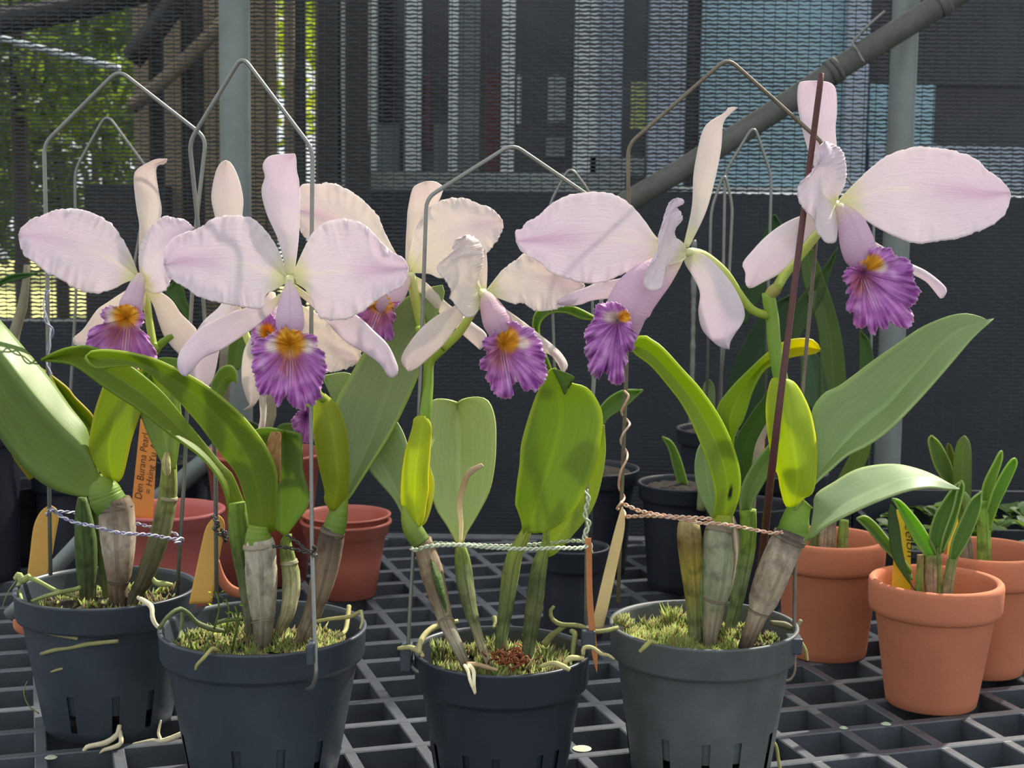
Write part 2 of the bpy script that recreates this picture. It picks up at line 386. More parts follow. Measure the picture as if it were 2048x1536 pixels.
def soilf(parent, cx, cy, z, R, seed):
    V = [(cx, cy, z+.004)]; Fc = []; n = 40; K = 10
    for k in range(1, K+1):
        for i in range(n):
            a = 6.283*i/n; r = R*k/K; V.append((cx+r*math.cos(a), cy+r*math.sin(a), z+.004*math.cos(k/K*1.5)+.004*MN.noise(Vector((math.cos(a)*r*90, math.sin(a)*r*90, seed)))))
    for i in range(n): Fc.append((0, 1+i, 1+(i+1) % n))
    for k in range(K-1):
        for i in range(n): j = (i+1) % n; Fc.append((1+k*n+i, 1+(k+1)*n+i, 1+(k+1)*n+j, 1+k*n+j))
    return mesh('potting_mix', V, Fc, MT['soil'], parent)
def npot(parent, cx, cy, R, H, rb, mat, band=.019, lip=.0018, slots=((), 0), name='pot', wob=0., seg=60):
    """thrown nursery pot: tapered wall, stepped rim band, open mouth, drainage slots near the foot"""
    rw = R-.0045; zb = H-band; rz = lambda z: rb+(rw-rb)*z/zb
    pr = [(0, .004), (rb-.002, .004), (rb-.002, .0), (rb, .0012), (rz(.008), .008), (rz(.035), .035), (rz(zb*.7), zb*.7), (rw-.0006, zb-.003), (rw, zb-.0008), (R-.0012, zb), (R-.0004, zb+.002), (R, H-.003), (R+.0008, H-.0012), (R+.0006, H), (R-lip, H), (R-lip-.0006, H-.003), (R-.004, zb), (rw-.002, zb-.005), (rz(.02)-.002, .02)]
    return lathe(name, pr, cx, cy, mat, parent, seg, slots=slots[0], ang0=slots[1], wob=wob)
def clay(parent, cx, cy, R, H, rb, band, name='pot'):
    zb = H-band; rw = R-.0055
    pr = [(0, .006), (rb-.004, .006), (rb-.004, 0), (rb-.001, 0), (rb, .001), (rb+(rw-rb)*.1, zb*.1), (rw, zb-.001), (rw+.0006, zb), (R-.0025, zb+.0008), (R-.0008, zb+.0025), (R, zb+.006), (R+.0006, H-.004), (R+.0002, H-.0015), (R-.0012, H), (R-.003, H+.0002), (R-.0052, H-.001), (R-.006, H-.005), (rw-.004, zb), (rb, .012)]
    return lathe(name, pr, cx, cy, MT['terra'], parent, 64)
# ------------------------------------------------------------------ structure: ground, bench, net, building behind
GM = M_('dark_ground', lin((34, 36, 40)), .9, var=.3, vscale=8.)
V, Fc = [], []; boxv(V, Fc, (-9, -3, -.86), (9, 14, -.8)); struct(mesh('floor', V, Fc, GM, smooth=False))
# bench: egg-crate grating, cells of 5 cm turned by 17.6 degrees
YAW, CELL = .3065, .05; cy_, sy_ = math.cos(YAW), math.sin(YAW); GX, GY = 3.9105*CELL, 24.2618*CELL
def grid(a, b, z=0.): return Vector((cy_*a*CELL-sy_*b*CELL+GX, sy_*a*CELL+cy_*b*CELL+GY, z))
bench = thing('plant_bench', 'dark grey plastic egg-crate bench top under all the pots', 'bench', (0, 1.25, 0))
XL, XR, YB, YF = -.78, .82, 1.685, .80
def bar(k, along):
    """clip a bar (line a=k or b=k) to the rectangle of the bench"""
    ts = [t*.02 for t in range(-2600, 2600)]
    ok = [t for t in ts if (lambda p: XL < p.x < XR and YF < p.y < YB)(grid(t, k) if along else grid(k, t))]
    if len(ok) < 30: return
    t0, t1 = ok[0], ok[-1]; w = .0042/CELL; V, Fc = [], []
    prof_ = [(-w, -.026), (-w, -.0008), (-w*.8, 0), (w*.8, 0), (w, -.0008), (w, -.026)]
    dz = 0 if along else -.0003
    for t in (t0, t1):
        for q, z in prof_: V.append(grid(t, k+q, z+dz) if along else grid(k+q, t, z+dz))
    n = len(prof_); Fc = [(i, (i+1) % n, n+(i+1) % n, n+i) for i in range(n)]+[tuple(range(n))[::-1], tuple(range(n, 2*n))]
    mesh('grating_bar', V, Fc, MT['bench'], bench, smooth=False)
for k in range(-30, 30): bar(k, True); bar(k, False)
box('bench_edge', (XL-.02, YB, -.03), (XR+.02, YB+.02, .002), MT['bench'], bench, .002)
box('bench_edge', (XL-.02, YF-.03, -.03), (XR+.02, YF, .002), MT['bench'], bench, .002)
for x in (-.7, .7):
    for y in (.9, 1.6): box('leg', (x-.02, y-.02, -.8), (x+.02, y+.02, -.03), MT['bench'], bench, .002)
LK = M_('lichen', lin((176, 186, 160)), .9, var=.3, vscale=200.)
for (x, y, r) in ((1164, 1498, 20), (1772, 1449, 11), (1687, 1457, 9), (102, 1516, 13)):
    p = P(x, y, 1); k = -CAMH/(p.z-CAMH); c = Vector((p.x*k, k, 0)); R = r*c.y/F
    q = lathe('lichen_spot', [(0, .0016), (R*.6, .0013), (R, .0004)], c.x, c.y, LK, bench, 14)
# poles
def vpole(x, Y, r, z0, z1, label, mat='pipe'):
    V, Fc = [], []; c = P(x, 300, Y); sweep(V, Fc, None, [Vector((c.x, Y, z0+(z1-z0)*i/12)) for i in range(13)], [r]*13, 24)
    return tag(mesh('support_pole', V, Fc, MT[mat], None), label, 'pole')
vpole(471, 1.735, .0172, -.8, .85, 'smooth pale galvanized upright pole at left, behind the tallest wire hanger')
vpole(1800, 1.735, .0148, -.8, .85, 'grey upright pole at right crossed by the slanting pipe')
pp = [(1085, 500, 22), (1180, 442, 22), (1268, 396, 22), (1500, 254, 22.5), (1700, 122, 23), (1890, 3, 24), (1990, -60, 24)]
pipe = tag(tube('slanting_pipe', pp, 1.675, MT['oldpipe'], None, seg=20, n=30), 'weathered grey pipe slanting up to the right across the shade net', 'pipe')
for (x, y) in ((1668, 142), (1884, 6)):
    a = tube('clamp', [(x-10, y+6, 26.5), (x, y, 26.5), (x+10, y-6, 26.5)], 1.675, MT['oldpipe'], pipe, seg=20, n=4)
tag(tube('tie_wire', [(1770, 22, 3), (1740, 48, 3), (1709, 80, 3), (1706, 88, 3, 4), (1716, 105, 3, 4), (1728, 125, 3, 4)], 1.675, MT['wire'], None, n=24), 'bent tie wire with a loose end hooked over the slanting pipe', 'wire')
tag(tube('tie_wire', [(1661, 118, 4, 4.2), (1676, 135, 4, 4.4), (1685, 152, 4, 3.8)], 1.675, MT['oldpipe'], None, n=16), 'thick rusty wire wound round the slanting pipe near its clamp', 'wire')
# shade net: knitted ribs, real yarns with open holes
def shade_net():
    V, Fc = [], []; rnd = random.Random(3); pit = .0045; Yn = 1.765
    nx = 600; x0, x1 = -1.1, 1.1; z0 = -.25; rows = 264; v0 = 0
    for r in range(rows):
        z = z0+r*pit
        for i in range(nx+1):
            x = x0+(x1-x0)*i/nx; yy = Yn+.006*math.sin(x*5+1)+.003*math.sin(x*13+z*4)
            zz = z+.0005*math.sin(i*2.1+r*.9)+.0025*math.sin(x*3.1+.5)*math.sin(z*2)
            h = .00108*(1+.25*math.sin(i*1.05+r*2.2)+.25*MN.noise(Vector((x*11, z*40, 2)))+.5*MN.noise(Vector((x*4, z*5, 5))))
            V.append((x, yy, zz-h)); V.append((x, yy-.0006, zz+h))
        b = r*(nx+1)*2
        for i in range(nx): Fc.append((b+2*i, b+2*i+2, b+2*i+3, b+2*i+1))
    for i in range(0, 170):
        x = x0+.013*i; k = len(V); m = 66
        for j in range(m+1):
            z = z0+rows*pit*j/m; yy = Yn+.006*math.sin(x*5+1)+.003*math.sin(x*13+z*4)+.0008
            V.append((x-.0004, yy, z)); V.append((x+.0004, yy, z))
        for j in range(m): Fc.append((k+2*j, k+2*j+1, k+2*j+3, k+2*j+2))
    return mesh('shade_net', V, Fc, MT['net'], None)
tag(shade_net(), 'dark knitted shade net hung behind the orchids, house showing through', 'shade net')['kind'] = 'stuff'

# house behind the net
HB = 3.3
BW = M_('pale_frame_paint', lin((186, 196, 196)), .6, var=.05, vscale=6.)
BW2 = M_('blue_grey_siding', lin((150, 164, 178)), .6, var=.06, vscale=5.)
BLU = M_('blue_panel_paint', lin((138, 172, 183)), .55, var=.05, vscale=5.)
DKW = M_('dark_sheeting', lin((34, 40, 48)), .7, var=.35, vscale=5., stretch=None)
BRW = M_('brown_board', lin((124, 112, 90)), .8, var=.25, vscale=12.)
DBR = M_('dark_post_wood', lin((40, 38, 36)), .8, var=.2, vscale=9.)
GLS = M_('dark_window_glass', lin((40, 44, 48)), .12, spec=.5, var=.1, vscale=3.)
CUR = M_('curtain_cloth', lin((112, 120, 120)), .9, var=.2, vscale=6.)
MAR = M_('maroon_curtain', lin((92, 50, 56)), .9, var=.2, vscale=6.)
SIL = M_('sill_paint', lin((130, 140, 136)), .6, var=.1, vscale=6.)
house = pbox('wall_back', 700, -140, 2200, 372, HB, .12, GLS); struct(house)
w1 = pbox('window_1', 730, 345, 1250, 385, HB-.06, .06, SIL); struct(w1)
for (a, b) in ((735, 752), (810, 842), (898, 916), (1004, 1030), (1150, 1196)):
    pbox('window_frame', a, -130, b, 350, HB-.05, .05, BW, w1)
pbox('window_frame', 1196, -130, 1246, 312, HB-.045, .045, BW2, w1); pbox('window_frame', 1180, 312, 1290, 350, HB-.05, .05, SIL, w1)
for (a, y0, b, y1, m) in ((752, 250, 800, 345, CUR), (850, 150, 862, 300, MAR), (868, 250, 896, 345, CUR), (918, -100, 960, 345, CUR), (970, 140, 1003, 345, MAR), (1096, 150, 1132, 245, SIL), (1092, 276, 1130, 315, CUR), (1034, 150, 1042, 250, BW)):
    pbox('curtain', a, y0, b, y1, HB-.02, .02, m, w1)
w2 = pbox('window_2', 1246, -130, 1300, 420, HB-.03, .03, GLS); struct(w2)
c1 = pbox('trim_1', 1300, -140, 1372, 420, HB-.09, .09, BW2); struct(c1)
c2 = pbox('trim_2', 1368, -140, 1402, 420, HB-.04, .04, DBR); struct(c2)
bp = pbox('trim_3', 1402, -140, 1700, 384, HB-.05, .05, BLU); struct(bp)
struct(pbox('trim_4', 1694, -140, 1738, 384, HB-.08, .08, BW2)); struct(pbox('trim_5', 1738, -140, 2200, 170, HB-.045, .04, GLS))
w3 = pbox('window_3', 1738, 168, 1868, 300, HB-.06, .06, BLU); struct(w3)
struct(pbox('trim_6', 1738, 290, 2200, 386, HB-.07, .07, BW2)); struct(pbox('trim_7', 1320, 376, 2200, 388, HB-.12, .1, BW))
struct(pbox('wall_right', 690, 388, 2200, 1500, HB-.2, .15, DKW))
# dark low wall on the left and brown board fence
struct(pbox('wall_left', -300, 645, 700, 1500, HB-.15, .1, DKW))
fence = thing('board_fence', 'brown upright board fence with two dark posts seen through the net', 'fence', P(470, 700, 3.0))
rnd = random.Random(5); x = 268
while x < 640:
    w = rnd.choice((20, 24, 30)); g = 0
    if 530 < x < 560: g = 14
    if 585 < x < 600: g = 18
    y0 = -130; y1 = 660
    if x > 268 or True: pbox('board', x, y0, x+w, y1, 3.05+rnd.random()*.02, .02, BRW if rnd.random() < .7 else DBR, fence)
    x += w+2+g
pbox('post', 636, -130, 676, 660, 2.95, .06, DBR, fence); pbox('post', 690, -130, 736, 660, 2.95, .06, DBR, fence)
pbox('board', 676, -130, 690, 400, 3.1, .02, BW, fence)
pbox('post', 170, 372, 330, 660, 2.98, .1, DBR, fence)
tag(tube('roof_beam', [(-60, 52, 26), (120, 22, 26), (290, -20, 26)], 2.7, DBR, None, seg=4, n=6), 'dark roof beam crossing the top left corner', 'beam')
tag(tube('pale_rail', [(-40, 66, 7), (30, 84, 7), (140, 112, 7), (240, 138, 7)], 2.6, BW, None, n=10), 'sunlit pale rail sloping down in front of the trees', 'rail')
tag(tube('diagonal_brace', [(262, 215, 15), (350, 140, 15), (450, 40, 15), (500, -20, 15)], 2.97, BRW, None, seg=4, n=8), 'brown wooden brace slanting across the board fence', 'brace')
tag(tube('dark_brace', [(262, 120, 24), (310, 60, 24), (370, -20, 24)], 2.93, DBR, None, seg=4, n=6), 'dark roof strut at the top of the board fence', 'brace')
# sunlit lawn and trees beyond the fence
LAWN = M_('sunlit_lawn', lin((206, 204, 128)), .9, var=.25, vscale=3.)
V, Fc = [], []; boxv(V, Fc, (-5, 3.6, -.1), (.0, 9, .02)); struct(mesh('trim_8', V, Fc, LAWN, smooth=False))
FOL = M_('tree_foliage', attr=True, rough=.55, trans=.45, tcol=(2.2, 2., .6))
BARK = M_('tree_bark', lin((60, 52, 42)), .9, var=.3, vscale=10.)
def tree(x, Y, z, R, n, seed, label, ca=(118, 142, 60), cb=(176, 190, 92)):
    t = thing('tree', label, 'tree', P(x, 300, Y)); ORG[t.name].z = 0; t.location.z = 0
    c = P(x, 300, Y); c.z = z; rnd = random.Random(seed)
    V, Fc, C = [], [], []; sweep(V, Fc, None, [Vector((c.x, Y, -.1+i*.12)) for i in range(int(z/.12)+2)], [.02]*(int(z/.12)+2), 8); mesh('trunk', V, Fc, BARK, t)
    V, Fc = [], []
    for i in range(n):
        while True:
            q = Vector([rnd.uniform(-1, 1) for _ in range(3)])
            if q.length < 1 and MN.noise(q*2.3+Vector((seed, 0, 0))) > -.08: break
        p = c+q*R
        a, b = Vector((rnd.gauss(0, 1), rnd.gauss(0, 1), rnd.gauss(0, 1))).normalized(), Vector((rnd.gauss(0, 1), rnd.gauss(0, 1), rnd.gauss(0, .6))).normalized()
        s = .018+.022*rnd.random(); k = len(V); V += [p-a*s, p+b*s*.45, p+a*s, p-b*s*.45]; Fc.append((k, k+1, k+2, k+3))
        g = lin(mix(ca, cb, rnd.random())); C += [g]*4
    o = mesh('foliage', V, Fc, FOL, t, C, smooth=False); o['kind'] = 'stuff'
SHADE_LEAF = ((58, 80, 46), (92, 116, 66))  # shade on the darker trees is put into their leaf colours
for i, (x, Y, z, R, n, lb, cc) in enumerate(((40, 3.75, .93, .42, 3600, 'leafy tree at far left behind the net', SHADE_LEAF), (215, 4.75, 1.3, .48, 3600, 'bright leafy tree just left of the board fence', None), (-20, 5.9, 1.0, .62, 5200, 'tall tree standing farthest back at the left edge', SHADE_LEAF), (120, 4.4, .55, .40, 3200, 'low shaded bush behind the sunlit lawn', SHADE_LEAF), (590, 4.9, 1.0, .45, 3200, 'tree glimpsed through gaps in the board fence', None), (190, 7.2, 1.1, .9, 9000, 'dark tree far beyond the lawn', SHADE_LEAF))):
    tree(x, Y, z, R, n, 20+i, lb, *(cc or ()))
pbox('reflection_pane', 1262, 160, 1294, 258, HB-.045, .015, M_('foliage_reflection_paint', lin((166, 176, 104)), .5, var=.5, vscale=60.), w2)  # foliage reflection put into the yellow-green colour of this pane
# ------------------------------------------------------------------ the four potted cattleyas in front
def seats(ks, seg=60): return [(k % seg, .006, .034) for k in ks]
def slotset(angs, seg=60): return [(int(round(a/360*seg)) % seg, .006, .036) for a in angs]
def gpot(xpx, ypx, Y): p = P(xpx, ypx, Y); return p
# ---- plant 1 (far left)
Y1 = 1.06; c1x = P(212, 1176, Y1).x
A = thing('potted_orchid', 'leftmost lilac orchid, white roots over its black pot and a single bloom', 'potted plant', (c1x, Y1, 0), 'lilac orchids in black pots')
npot(A, c1x, Y1, .0625, .1, .0435, MT['plastic'], slots=(slotset([250, 285, 318, 200, 160, 90]), 0), wob=.004)
soilf(A, c1x, Y1, .083, .054, 1); mossf(A, c1x, Y1, .086, .05, 700, 1, hh=.005)
bulb(A, [(164, 995, 9, -1), (166, 1030, 17, -1), (171, 1085, 22, -1), (173, 1140, 21, -1), (175, 1185, 17, -1), (176, 1225, 14, -1)], Y1, [(84, 104, 56), (72, 92, 48), (70, 84, 46), (96, 98, 70)])
bulb(A, [(186, 1010, 8, -2), (196, 1060, 12, -2), (208, 1130, 12, -2), (216, 1200, 10, -2)], Y1, [GRN, (110, 124, 70)])
bulb(A, [(203, 950, 20), (206, 975, 31), (214, 998, 35), (224, 1012, 35)], Y1, [(128, 150, 52), (112, 142, 50), (96, 128, 48)], 'leaf_neck', ridge=0)
bulb(A, [(229, 996, 30), (231, 1012, 35.5), (234, 1055, 36), (236, 1100, 33), (237, 1150, 25), (235, 1170, 21), (236, 1195, 19), (236, 1225, 17)], Y1, [(92, 76, 60), (164, 150, 132), (176, 164, 146), (140, 122, 100), (108, 92, 74), (70, 58, 48)], label='') if False else bulb(A, [(229, 996, 30), (231, 1012, 35.5), (234, 1055, 36), (236, 1100, 33), (237, 1150, 25), (235, 1170, 21), (236, 1195, 19), (236, 1225, 17)], Y1, [(92, 76, 60), (164, 150, 132), (176, 164, 146), (140, 122, 100), (108, 92, 74), (70, 58, 48)])
bulb(A, [(338, 925, 15, -1), (337, 960, 17, -1), (334, 1000, 19, -1), (322, 1060, 20, -.6), (306, 1110, 20, -.3), (287, 1160, 17), (268, 1195, 13), (262, 1215, 11)], Y1, [(140, 150, 70), (128, 136, 74), (104, 106, 70), (92, 92, 62), (84, 78, 56), (96, 90, 70)])
leaf(A, [(205, 960), (190, 930), (180, 895), (172, 857), (140, 815), (98, 757), (33, 680), (0, 642), (-40, 598), (-62, 585)], [(188, 990), (171, 994), (146, 990), (109, 979), (73, 957), (36, 921), (0, 873), (-40, 800), (-64, 700), (-62, 585)], Y1, (108, 134, 62), mid=[(198, 968), (172, 905), (120, 855), (62, 790), (20, 735), (-20, 680), (-62, 585)], dm=[.6, 1.4, 1.8, 1.8, 1.2, 0], d1=[.6, .2, -.4, -.8, -.8, 0], d2=[.6, -.6, -2.6, -3.6, -3, 0], p=1.1, mat='litleaf')
leaf(A, [(212, 955), (190, 930), (178, 900), (180, 870), (190, 820), (205, 775), (214, 740), (236, 722)], [(236, 963), (246, 948), (262, 880), (274, 845), (284, 810), (290, 775), (280, 740), (236, 722)], Y1, (136, 158, 34), dm=[.2, .4, .2], d1=[.6, .9, .6], d2=[.6, .9, .6], rim=(168, 170, 40))
leaf(A, [(179, 868), (150, 835), (118, 790), (98, 753), (60, 722)], [(192, 845), (180, 825), (150, 795), (128, 770), (60, 722)], Y1+.03, (96, 116, 34), rim=(170, 160, 40), d1=.5)
leaf(A, [(60, 960), (20, 900), (-10, 800), (-5, 745), (12, 736)], [(90, 940), (70, 860), (60, 790), (40, 750), (12, 736)], Y1+.03, (132, 132, 26), d1=.6, d2=.4)
leaf(A, [(330, 940), (316, 912), (304, 888), (290, 855), (281, 822), (285, 780), (300, 745)], [(352, 938), (356, 905), (360, 870), (362, 830), (355, 790), (335, 760), (300, 745)], Y1, LG, dm=[.3, -.2, -.4], d1=.3, d2=.2)
bulb(A, [(334, 905, 5, .8), (332, 925, 9, .9), (334, 945, 7, .8), (333, 952, 2, .6)], Y1, [(170, 170, 110), (190, 180, 130)], 'dry_sheath')
for q in ([(33, 1181, 4), (38, 1168, 5), (48, 1160, 5.5), (62, 1156, 5), (83, 1166, 5), (110, 1181, 5), (128, 1186, 5), (154, 1194, 4)], [(62, 1203, 3, 2), (89, 1193, 4, 1.5), (119, 1185, 4.5, 1), (148, 1179, 4.5), (161, 1174, 4)], [(60, 1152, 6), (45, 1160, 8), (38, 1150, 7), (30, 1158, 5)], [(35, 1176, 5), (40, 1190, 4, 1), (44, 1200, 3, 2)],
          [(300, 1150, 4), (312, 1165, 6), (330, 1168, 6), (345, 1170, 4)]): root(A, q, Y1, (150, 162, 96))
for q in ([(276, 1195, 4, 4.4), (290, 1203, 5.5, 5.2), (303, 1214, 5.5, 6.0), (305, 1235, 5, 6.6), (312, 1250, 5, 6.7), (326, 1260, 5, 6.8), (341, 1271, 4, 6.8)], [(239, 1451, 4.5, 4.5), (234, 1469, 5.5, 5), (214, 1484, 6, 5.2), (186, 1491, 5.5, 5.3), (174, 1494, 5, 5.4), (166, 1504, 3.5, 5.4)], [(239, 1462, 5, 4.8), (242, 1485, 5, 5.2), (228, 1494, 5, 5.3), (208, 1500, 4, 5.3), (199, 1507, 1.5, 5.4)], [(266, 1487, 1.5, 5), (305, 1480, 3, 5), (322, 1482, 5, 5.2), (342, 1477, 6, 5.4), (368, 1466, 6, 5.6)], [(322, 1440, 2, 4.6), (317, 1465, 3, 4.9), (321, 1478, 3.5, 5.1)]): root(A, q, Y1, (216, 206, 170))
for q in ([(82, 1264, 2, 5.0), (113, 1270, 3.4, 5.5), (156, 1277, 4, 5.9)], [(82, 1308, 3.5, 4.7), (110, 1300, 4.5, 5.2), (143, 1295, 4.5, 5.5), (178, 1288, 5, 5.8), (237, 1282, 4.2, 5.9)], [(102, 1344, 2, 4.8), (114, 1340, 3, 5.0), (126, 1337, 2.6, 5.1)], [(78, 1427, 1.6), (59, 1413, 1.6), (49, 1392, 1.4), (49, 1377, 1.2), (55, 1362, .8)], [(33, 1160, 1.2), (16, 1185, 1), (4, 1215, .8)]): root(A, q, Y1, (138, 136, 88))
edge(A, (229, 1008, 35.8), (230.5, 1017, 36.6), Y1)
edge(A, (236, 1160, 23.6), (235.5, 1166, 23), Y1, (60, 48, 40)); edge(A, (337, 992, 18.6, -1), (336, 999, 20, -1), Y1, (150, 146, 110))
# bloom of plant 1
FA = 1.03
stem(A, [(308, 695, 8), (297, 730, 9, -3), (270, 780, 9, -5), (240, 840, 7, -6)], FA)
f = flower(A, [(283, 553, 8, .4), (287, 575, 7, -.4), (293, 600, 8, -1), (298, 640, 8, -1.2), (307, 690, 8, -.6), (312, 700, 8, -.3)], FA, 'bloom with its lip half hidden behind the rolled green leaf')
stem(A, [(306, 712, 7), (318, 692, 8), (332, 680, 7), (345, 672, 5)], FA+.01, 'bud_stalk')
sepal(f, 'sepal', [(281, 548), (278, 500), (279, 450), (274, 420), (269, 380), (268, 350), (277, 337), (292, 328), (312, 319), (334, 318)], [(292, 545), (300, 490), (318, 445), (323, 420), (318, 390), (313, 360), (312, 338), (318, 329), (330, 328), (334, 318)], FA, CRM, dm=[-.2, -1.4, -1.6, 0], d1=[-.2, -1.1, -1.2, .6], d2=[-.2, -1.1, -1.2, .6])
sepal(f, 'sepal', [(276, 566), (240, 588), (215, 605), (193, 621), (167, 658), (147, 676), (148, 688)], [(290, 580), (288, 615), (270, 640), (225, 670), (190, 690), (168, 694), (148, 688)], FA, CRM, dm=[-.2, -1.4, -1.8], d1=[-.2, -1.2, -1.6], d2=[-.2, -1.2, -1.6])
sepal(f, 'sepal', [(286, 580), (305, 608), (316, 640), (328, 672), (345, 695), (362, 712), (392, 742)], [(300, 572), (340, 597), (362, 627), (380, 645), (394, 662), (402, 700), (392, 742)], FA, CRM, dm=[-.2, -1.2, -1.4], d1=[-.2, -.9, -1.2], d2=[-.2, -1.2, -1.4])
petal(f, 'petal', [(276, 552), (240, 527), (195, 505), (140, 487), (90, 475), (37, 469)], [(276, 546), (263, 512), (247, 481), (224, 449), (193, 429), (156, 418), (115, 419), (86, 430), (62, 439), (41, 458), (37, 469)], [(276, 556), (247, 567), (229, 577), (193, 587), (156, 580), (125, 561), (94, 546), (70, 525), (49, 512), (40, 489), (37, 469)], FA, dm=[0, .3, .4, .2], d1=[0, .1, .3, .2], d2=[0, .4, .9, .3], seed=1)
petal(f, 'petal', [(286, 568), (300, 545), (315, 510), (340, 475), (388, 456)], [(282, 562), (278, 532), (279, 498), (291, 470), (311, 445), (330, 432), (350, 436), (370, 440), (388, 456)], [(288, 580), (310, 587), (331, 580), (342, 560), (352, 530), (368, 500), (388, 456)], FA, dm=[0, .2, .1, .2], d1=[0, -.6, -.6, .1], d2=[.2, 1.2, 1.1, .2], seed=2)
lipt(f, [(281, 550, 8, .5), (276, 565, 14, 1), (268, 590, 19, 1.3), (260, 612, 22, 1.4), (256, 628, 14, .8)], FA)
lipf('lip', f, [(250, 608), (266, 612), (276, 616), (284, 623), (289, 632), (286, 647), (278, 660), (284, 668), (297, 673), (299, 686), (307, 694), (314, 710), (311, 724), (299, 736), (260, 735), (242, 731), (229, 737), (208, 738), (193, 741), (177, 728), (169, 699), (174, 681), (177, 663), (188, 653), (206, 647), (208, 637), (201, 632), (206, 619), (221, 611), (234, 613)], 254, 636, FA-.024, yel=[(252, 630, 24, 24)], wht=[(226, 632, 18, 22)], dark=(240, 668, 30, 26), streak=((256, 640), (247, 730)), seed=1)

# ---- plant 2
Y2 = .965; c2x = P(525, 1252, Y2).x
B = thing('potted_orchid', 'lilac orchid with the front-facing bloom and a long arching leaf, second black pot', 'potted plant', (c2x, Y2, 0), 'lilac orchids in black pots')
npot(B, c2x, Y2, .0658, .0995, .047, MT['plastic'], slots=(slotset([258, 286, 318, 205, 120, 60]), 0), wob=.006)
soilf(B, c2x, Y2, .083, .057, 2); mossf(B, c2x, Y2, .087, .054, 2400, 2, only=lambda x, y: y < .03)
bulb(B, [(474, 1005, 17, -1), (476, 1030, 21, -1), (481, 1075, 23, -1), (490, 1130, 22, -1), (498, 1180, 20, -.6), (504, 1230, 18), (509, 1300, 15)], Y2, [(108, 136, 44), (96, 120, 44), (80, 92, 48), (88, 94, 60), (96, 96, 74), (70, 66, 54)])
bulb(B, [(583, 1075, 8, -.6), (572, 1078, 10, -.6), (574, 1110, 15, -.6), (581, 1145, 18, -.5), (582, 1180, 18, -.4), (575, 1225, 15), (562, 1255, 12), (552, 1290, 10)], Y2, [(118, 140, 56), (122, 138, 66), (164, 164, 120), (176, 170, 130), (150, 140, 104), (96, 86, 66)])
bulb(B, [(518, 1050, 20, .6), (516, 1070, 25, .6), (517, 1085, 28, .6)], Y2, [(126, 152, 46), (110, 140, 44)], 'leaf_neck', ridge=0)
bulb(B, [(518, 1078, 27, .6), (520, 1100, 31, .6), (522, 1140, 32, .6), (523, 1180, 31, .6), (525, 1222, 26, .8), (526, 1255, 21, 1), (525, 1285, 19, 1), (523, 1305, 18, 1)], Y2, [(176, 168, 148), (170, 164, 146), (158, 154, 132), (150, 144, 122), (120, 114, 96), (84, 78, 66)])
bulb(B, [(684, 985, 13), (680, 1010, 17), (672, 1045, 22), (664, 1072, 24)], Y2, [(138, 160, 50), (112, 140, 48), (100, 128, 46)], 'leaf_neck', ridge=0)
bulb(B, [(666, 1058, 23), (661, 1085, 26.5), (654, 1120, 27), (645, 1160, 25), (632, 1205, 20), (620, 1240, 17), (608, 1270, 15.5), (600, 1305, 14)], Y2, [(66, 58, 52), (120, 102, 84), (128, 112, 92), (104, 88, 72), (138, 124, 104), (84, 70, 58)])
leaf(B, [(495, 1025), (480, 985), (462, 945), (440, 925), (380, 850), (320, 780), (250, 725), (200, 700), (175, 692), (140, 695), (110, 705), (82, 720)], [(455, 1020), (452, 995), (437, 957), (401, 913), (346, 873), (281, 822), (237, 793), (205, 772), (165, 742), (140, 728), (115, 724), (82, 720)], Y2+.01, (112, 134, 38), dm=[-.2, -.6, -.6, -.2], d1=[-.5, -.8, -.2, .4], d2=[.1, .2, .3, .2], rim=(120, 148, 50))
leaf(B, [(548, 1062), (553, 1035), (555, 975), (553, 940), (530, 890), (490, 838), (455, 805), (410, 770), (360, 742), (305, 717), (250, 704), (205, 700), (178, 704), (170, 714)], [(496, 1068), (498, 1050), (492, 1005), (475, 950), (437, 900), (397, 846), (346, 790), (288, 740), (250, 732), (215, 735), (193, 737), (180, 730), (170, 714)], Y2, (110, 134, 38), mid=[(522, 1068), (520, 1000), (495, 915), (450, 850), (400, 795), (345, 755), (290, 728), (235, 718), (190, 718), (170, 714)], dm=[.8, 1.2, 1.0, .8, .8], d1=[.6, 1.8, 2.0, 1.6, 1.0], d2=[.6, .6, .6, .8, 1.4], rim=(150, 170, 70))
leaf(B, [(550, 1058), (538, 1000), (520, 930), (505, 885), (500, 866), (530, 856), (570, 862)], [(571, 1073), (592, 1045), (613, 1016), (617, 988), (606, 946), (604, 911), (602, 872), (590, 866), (570, 862)], Y2+.005, (116, 142, 74), mid=[(562, 1066), (562, 1000), (566, 940), (568, 880), (570, 862)], dm=[-.6, -.8, -.8], d1=[-.5, -.2, .2], d2=[-.5, .4, .6])
blade('dry_sheath', [(555, 966), (546, 925), (548, 885), (552, 864)], [(552, 968), (541, 939), (530, 911), (537, 876), (543, 864)], [(559, 966), (562, 930), (562, 885), (562, 866), (552, 864)], Y2-.008, MT['cane'], B, lambda u, t: lin(mix((150, 100, 50), (196, 160, 106), .5+.5*MN.noise(Vector((u*9, t*3, 4))))), N=18, M=5, d1=.2, d2=.2)
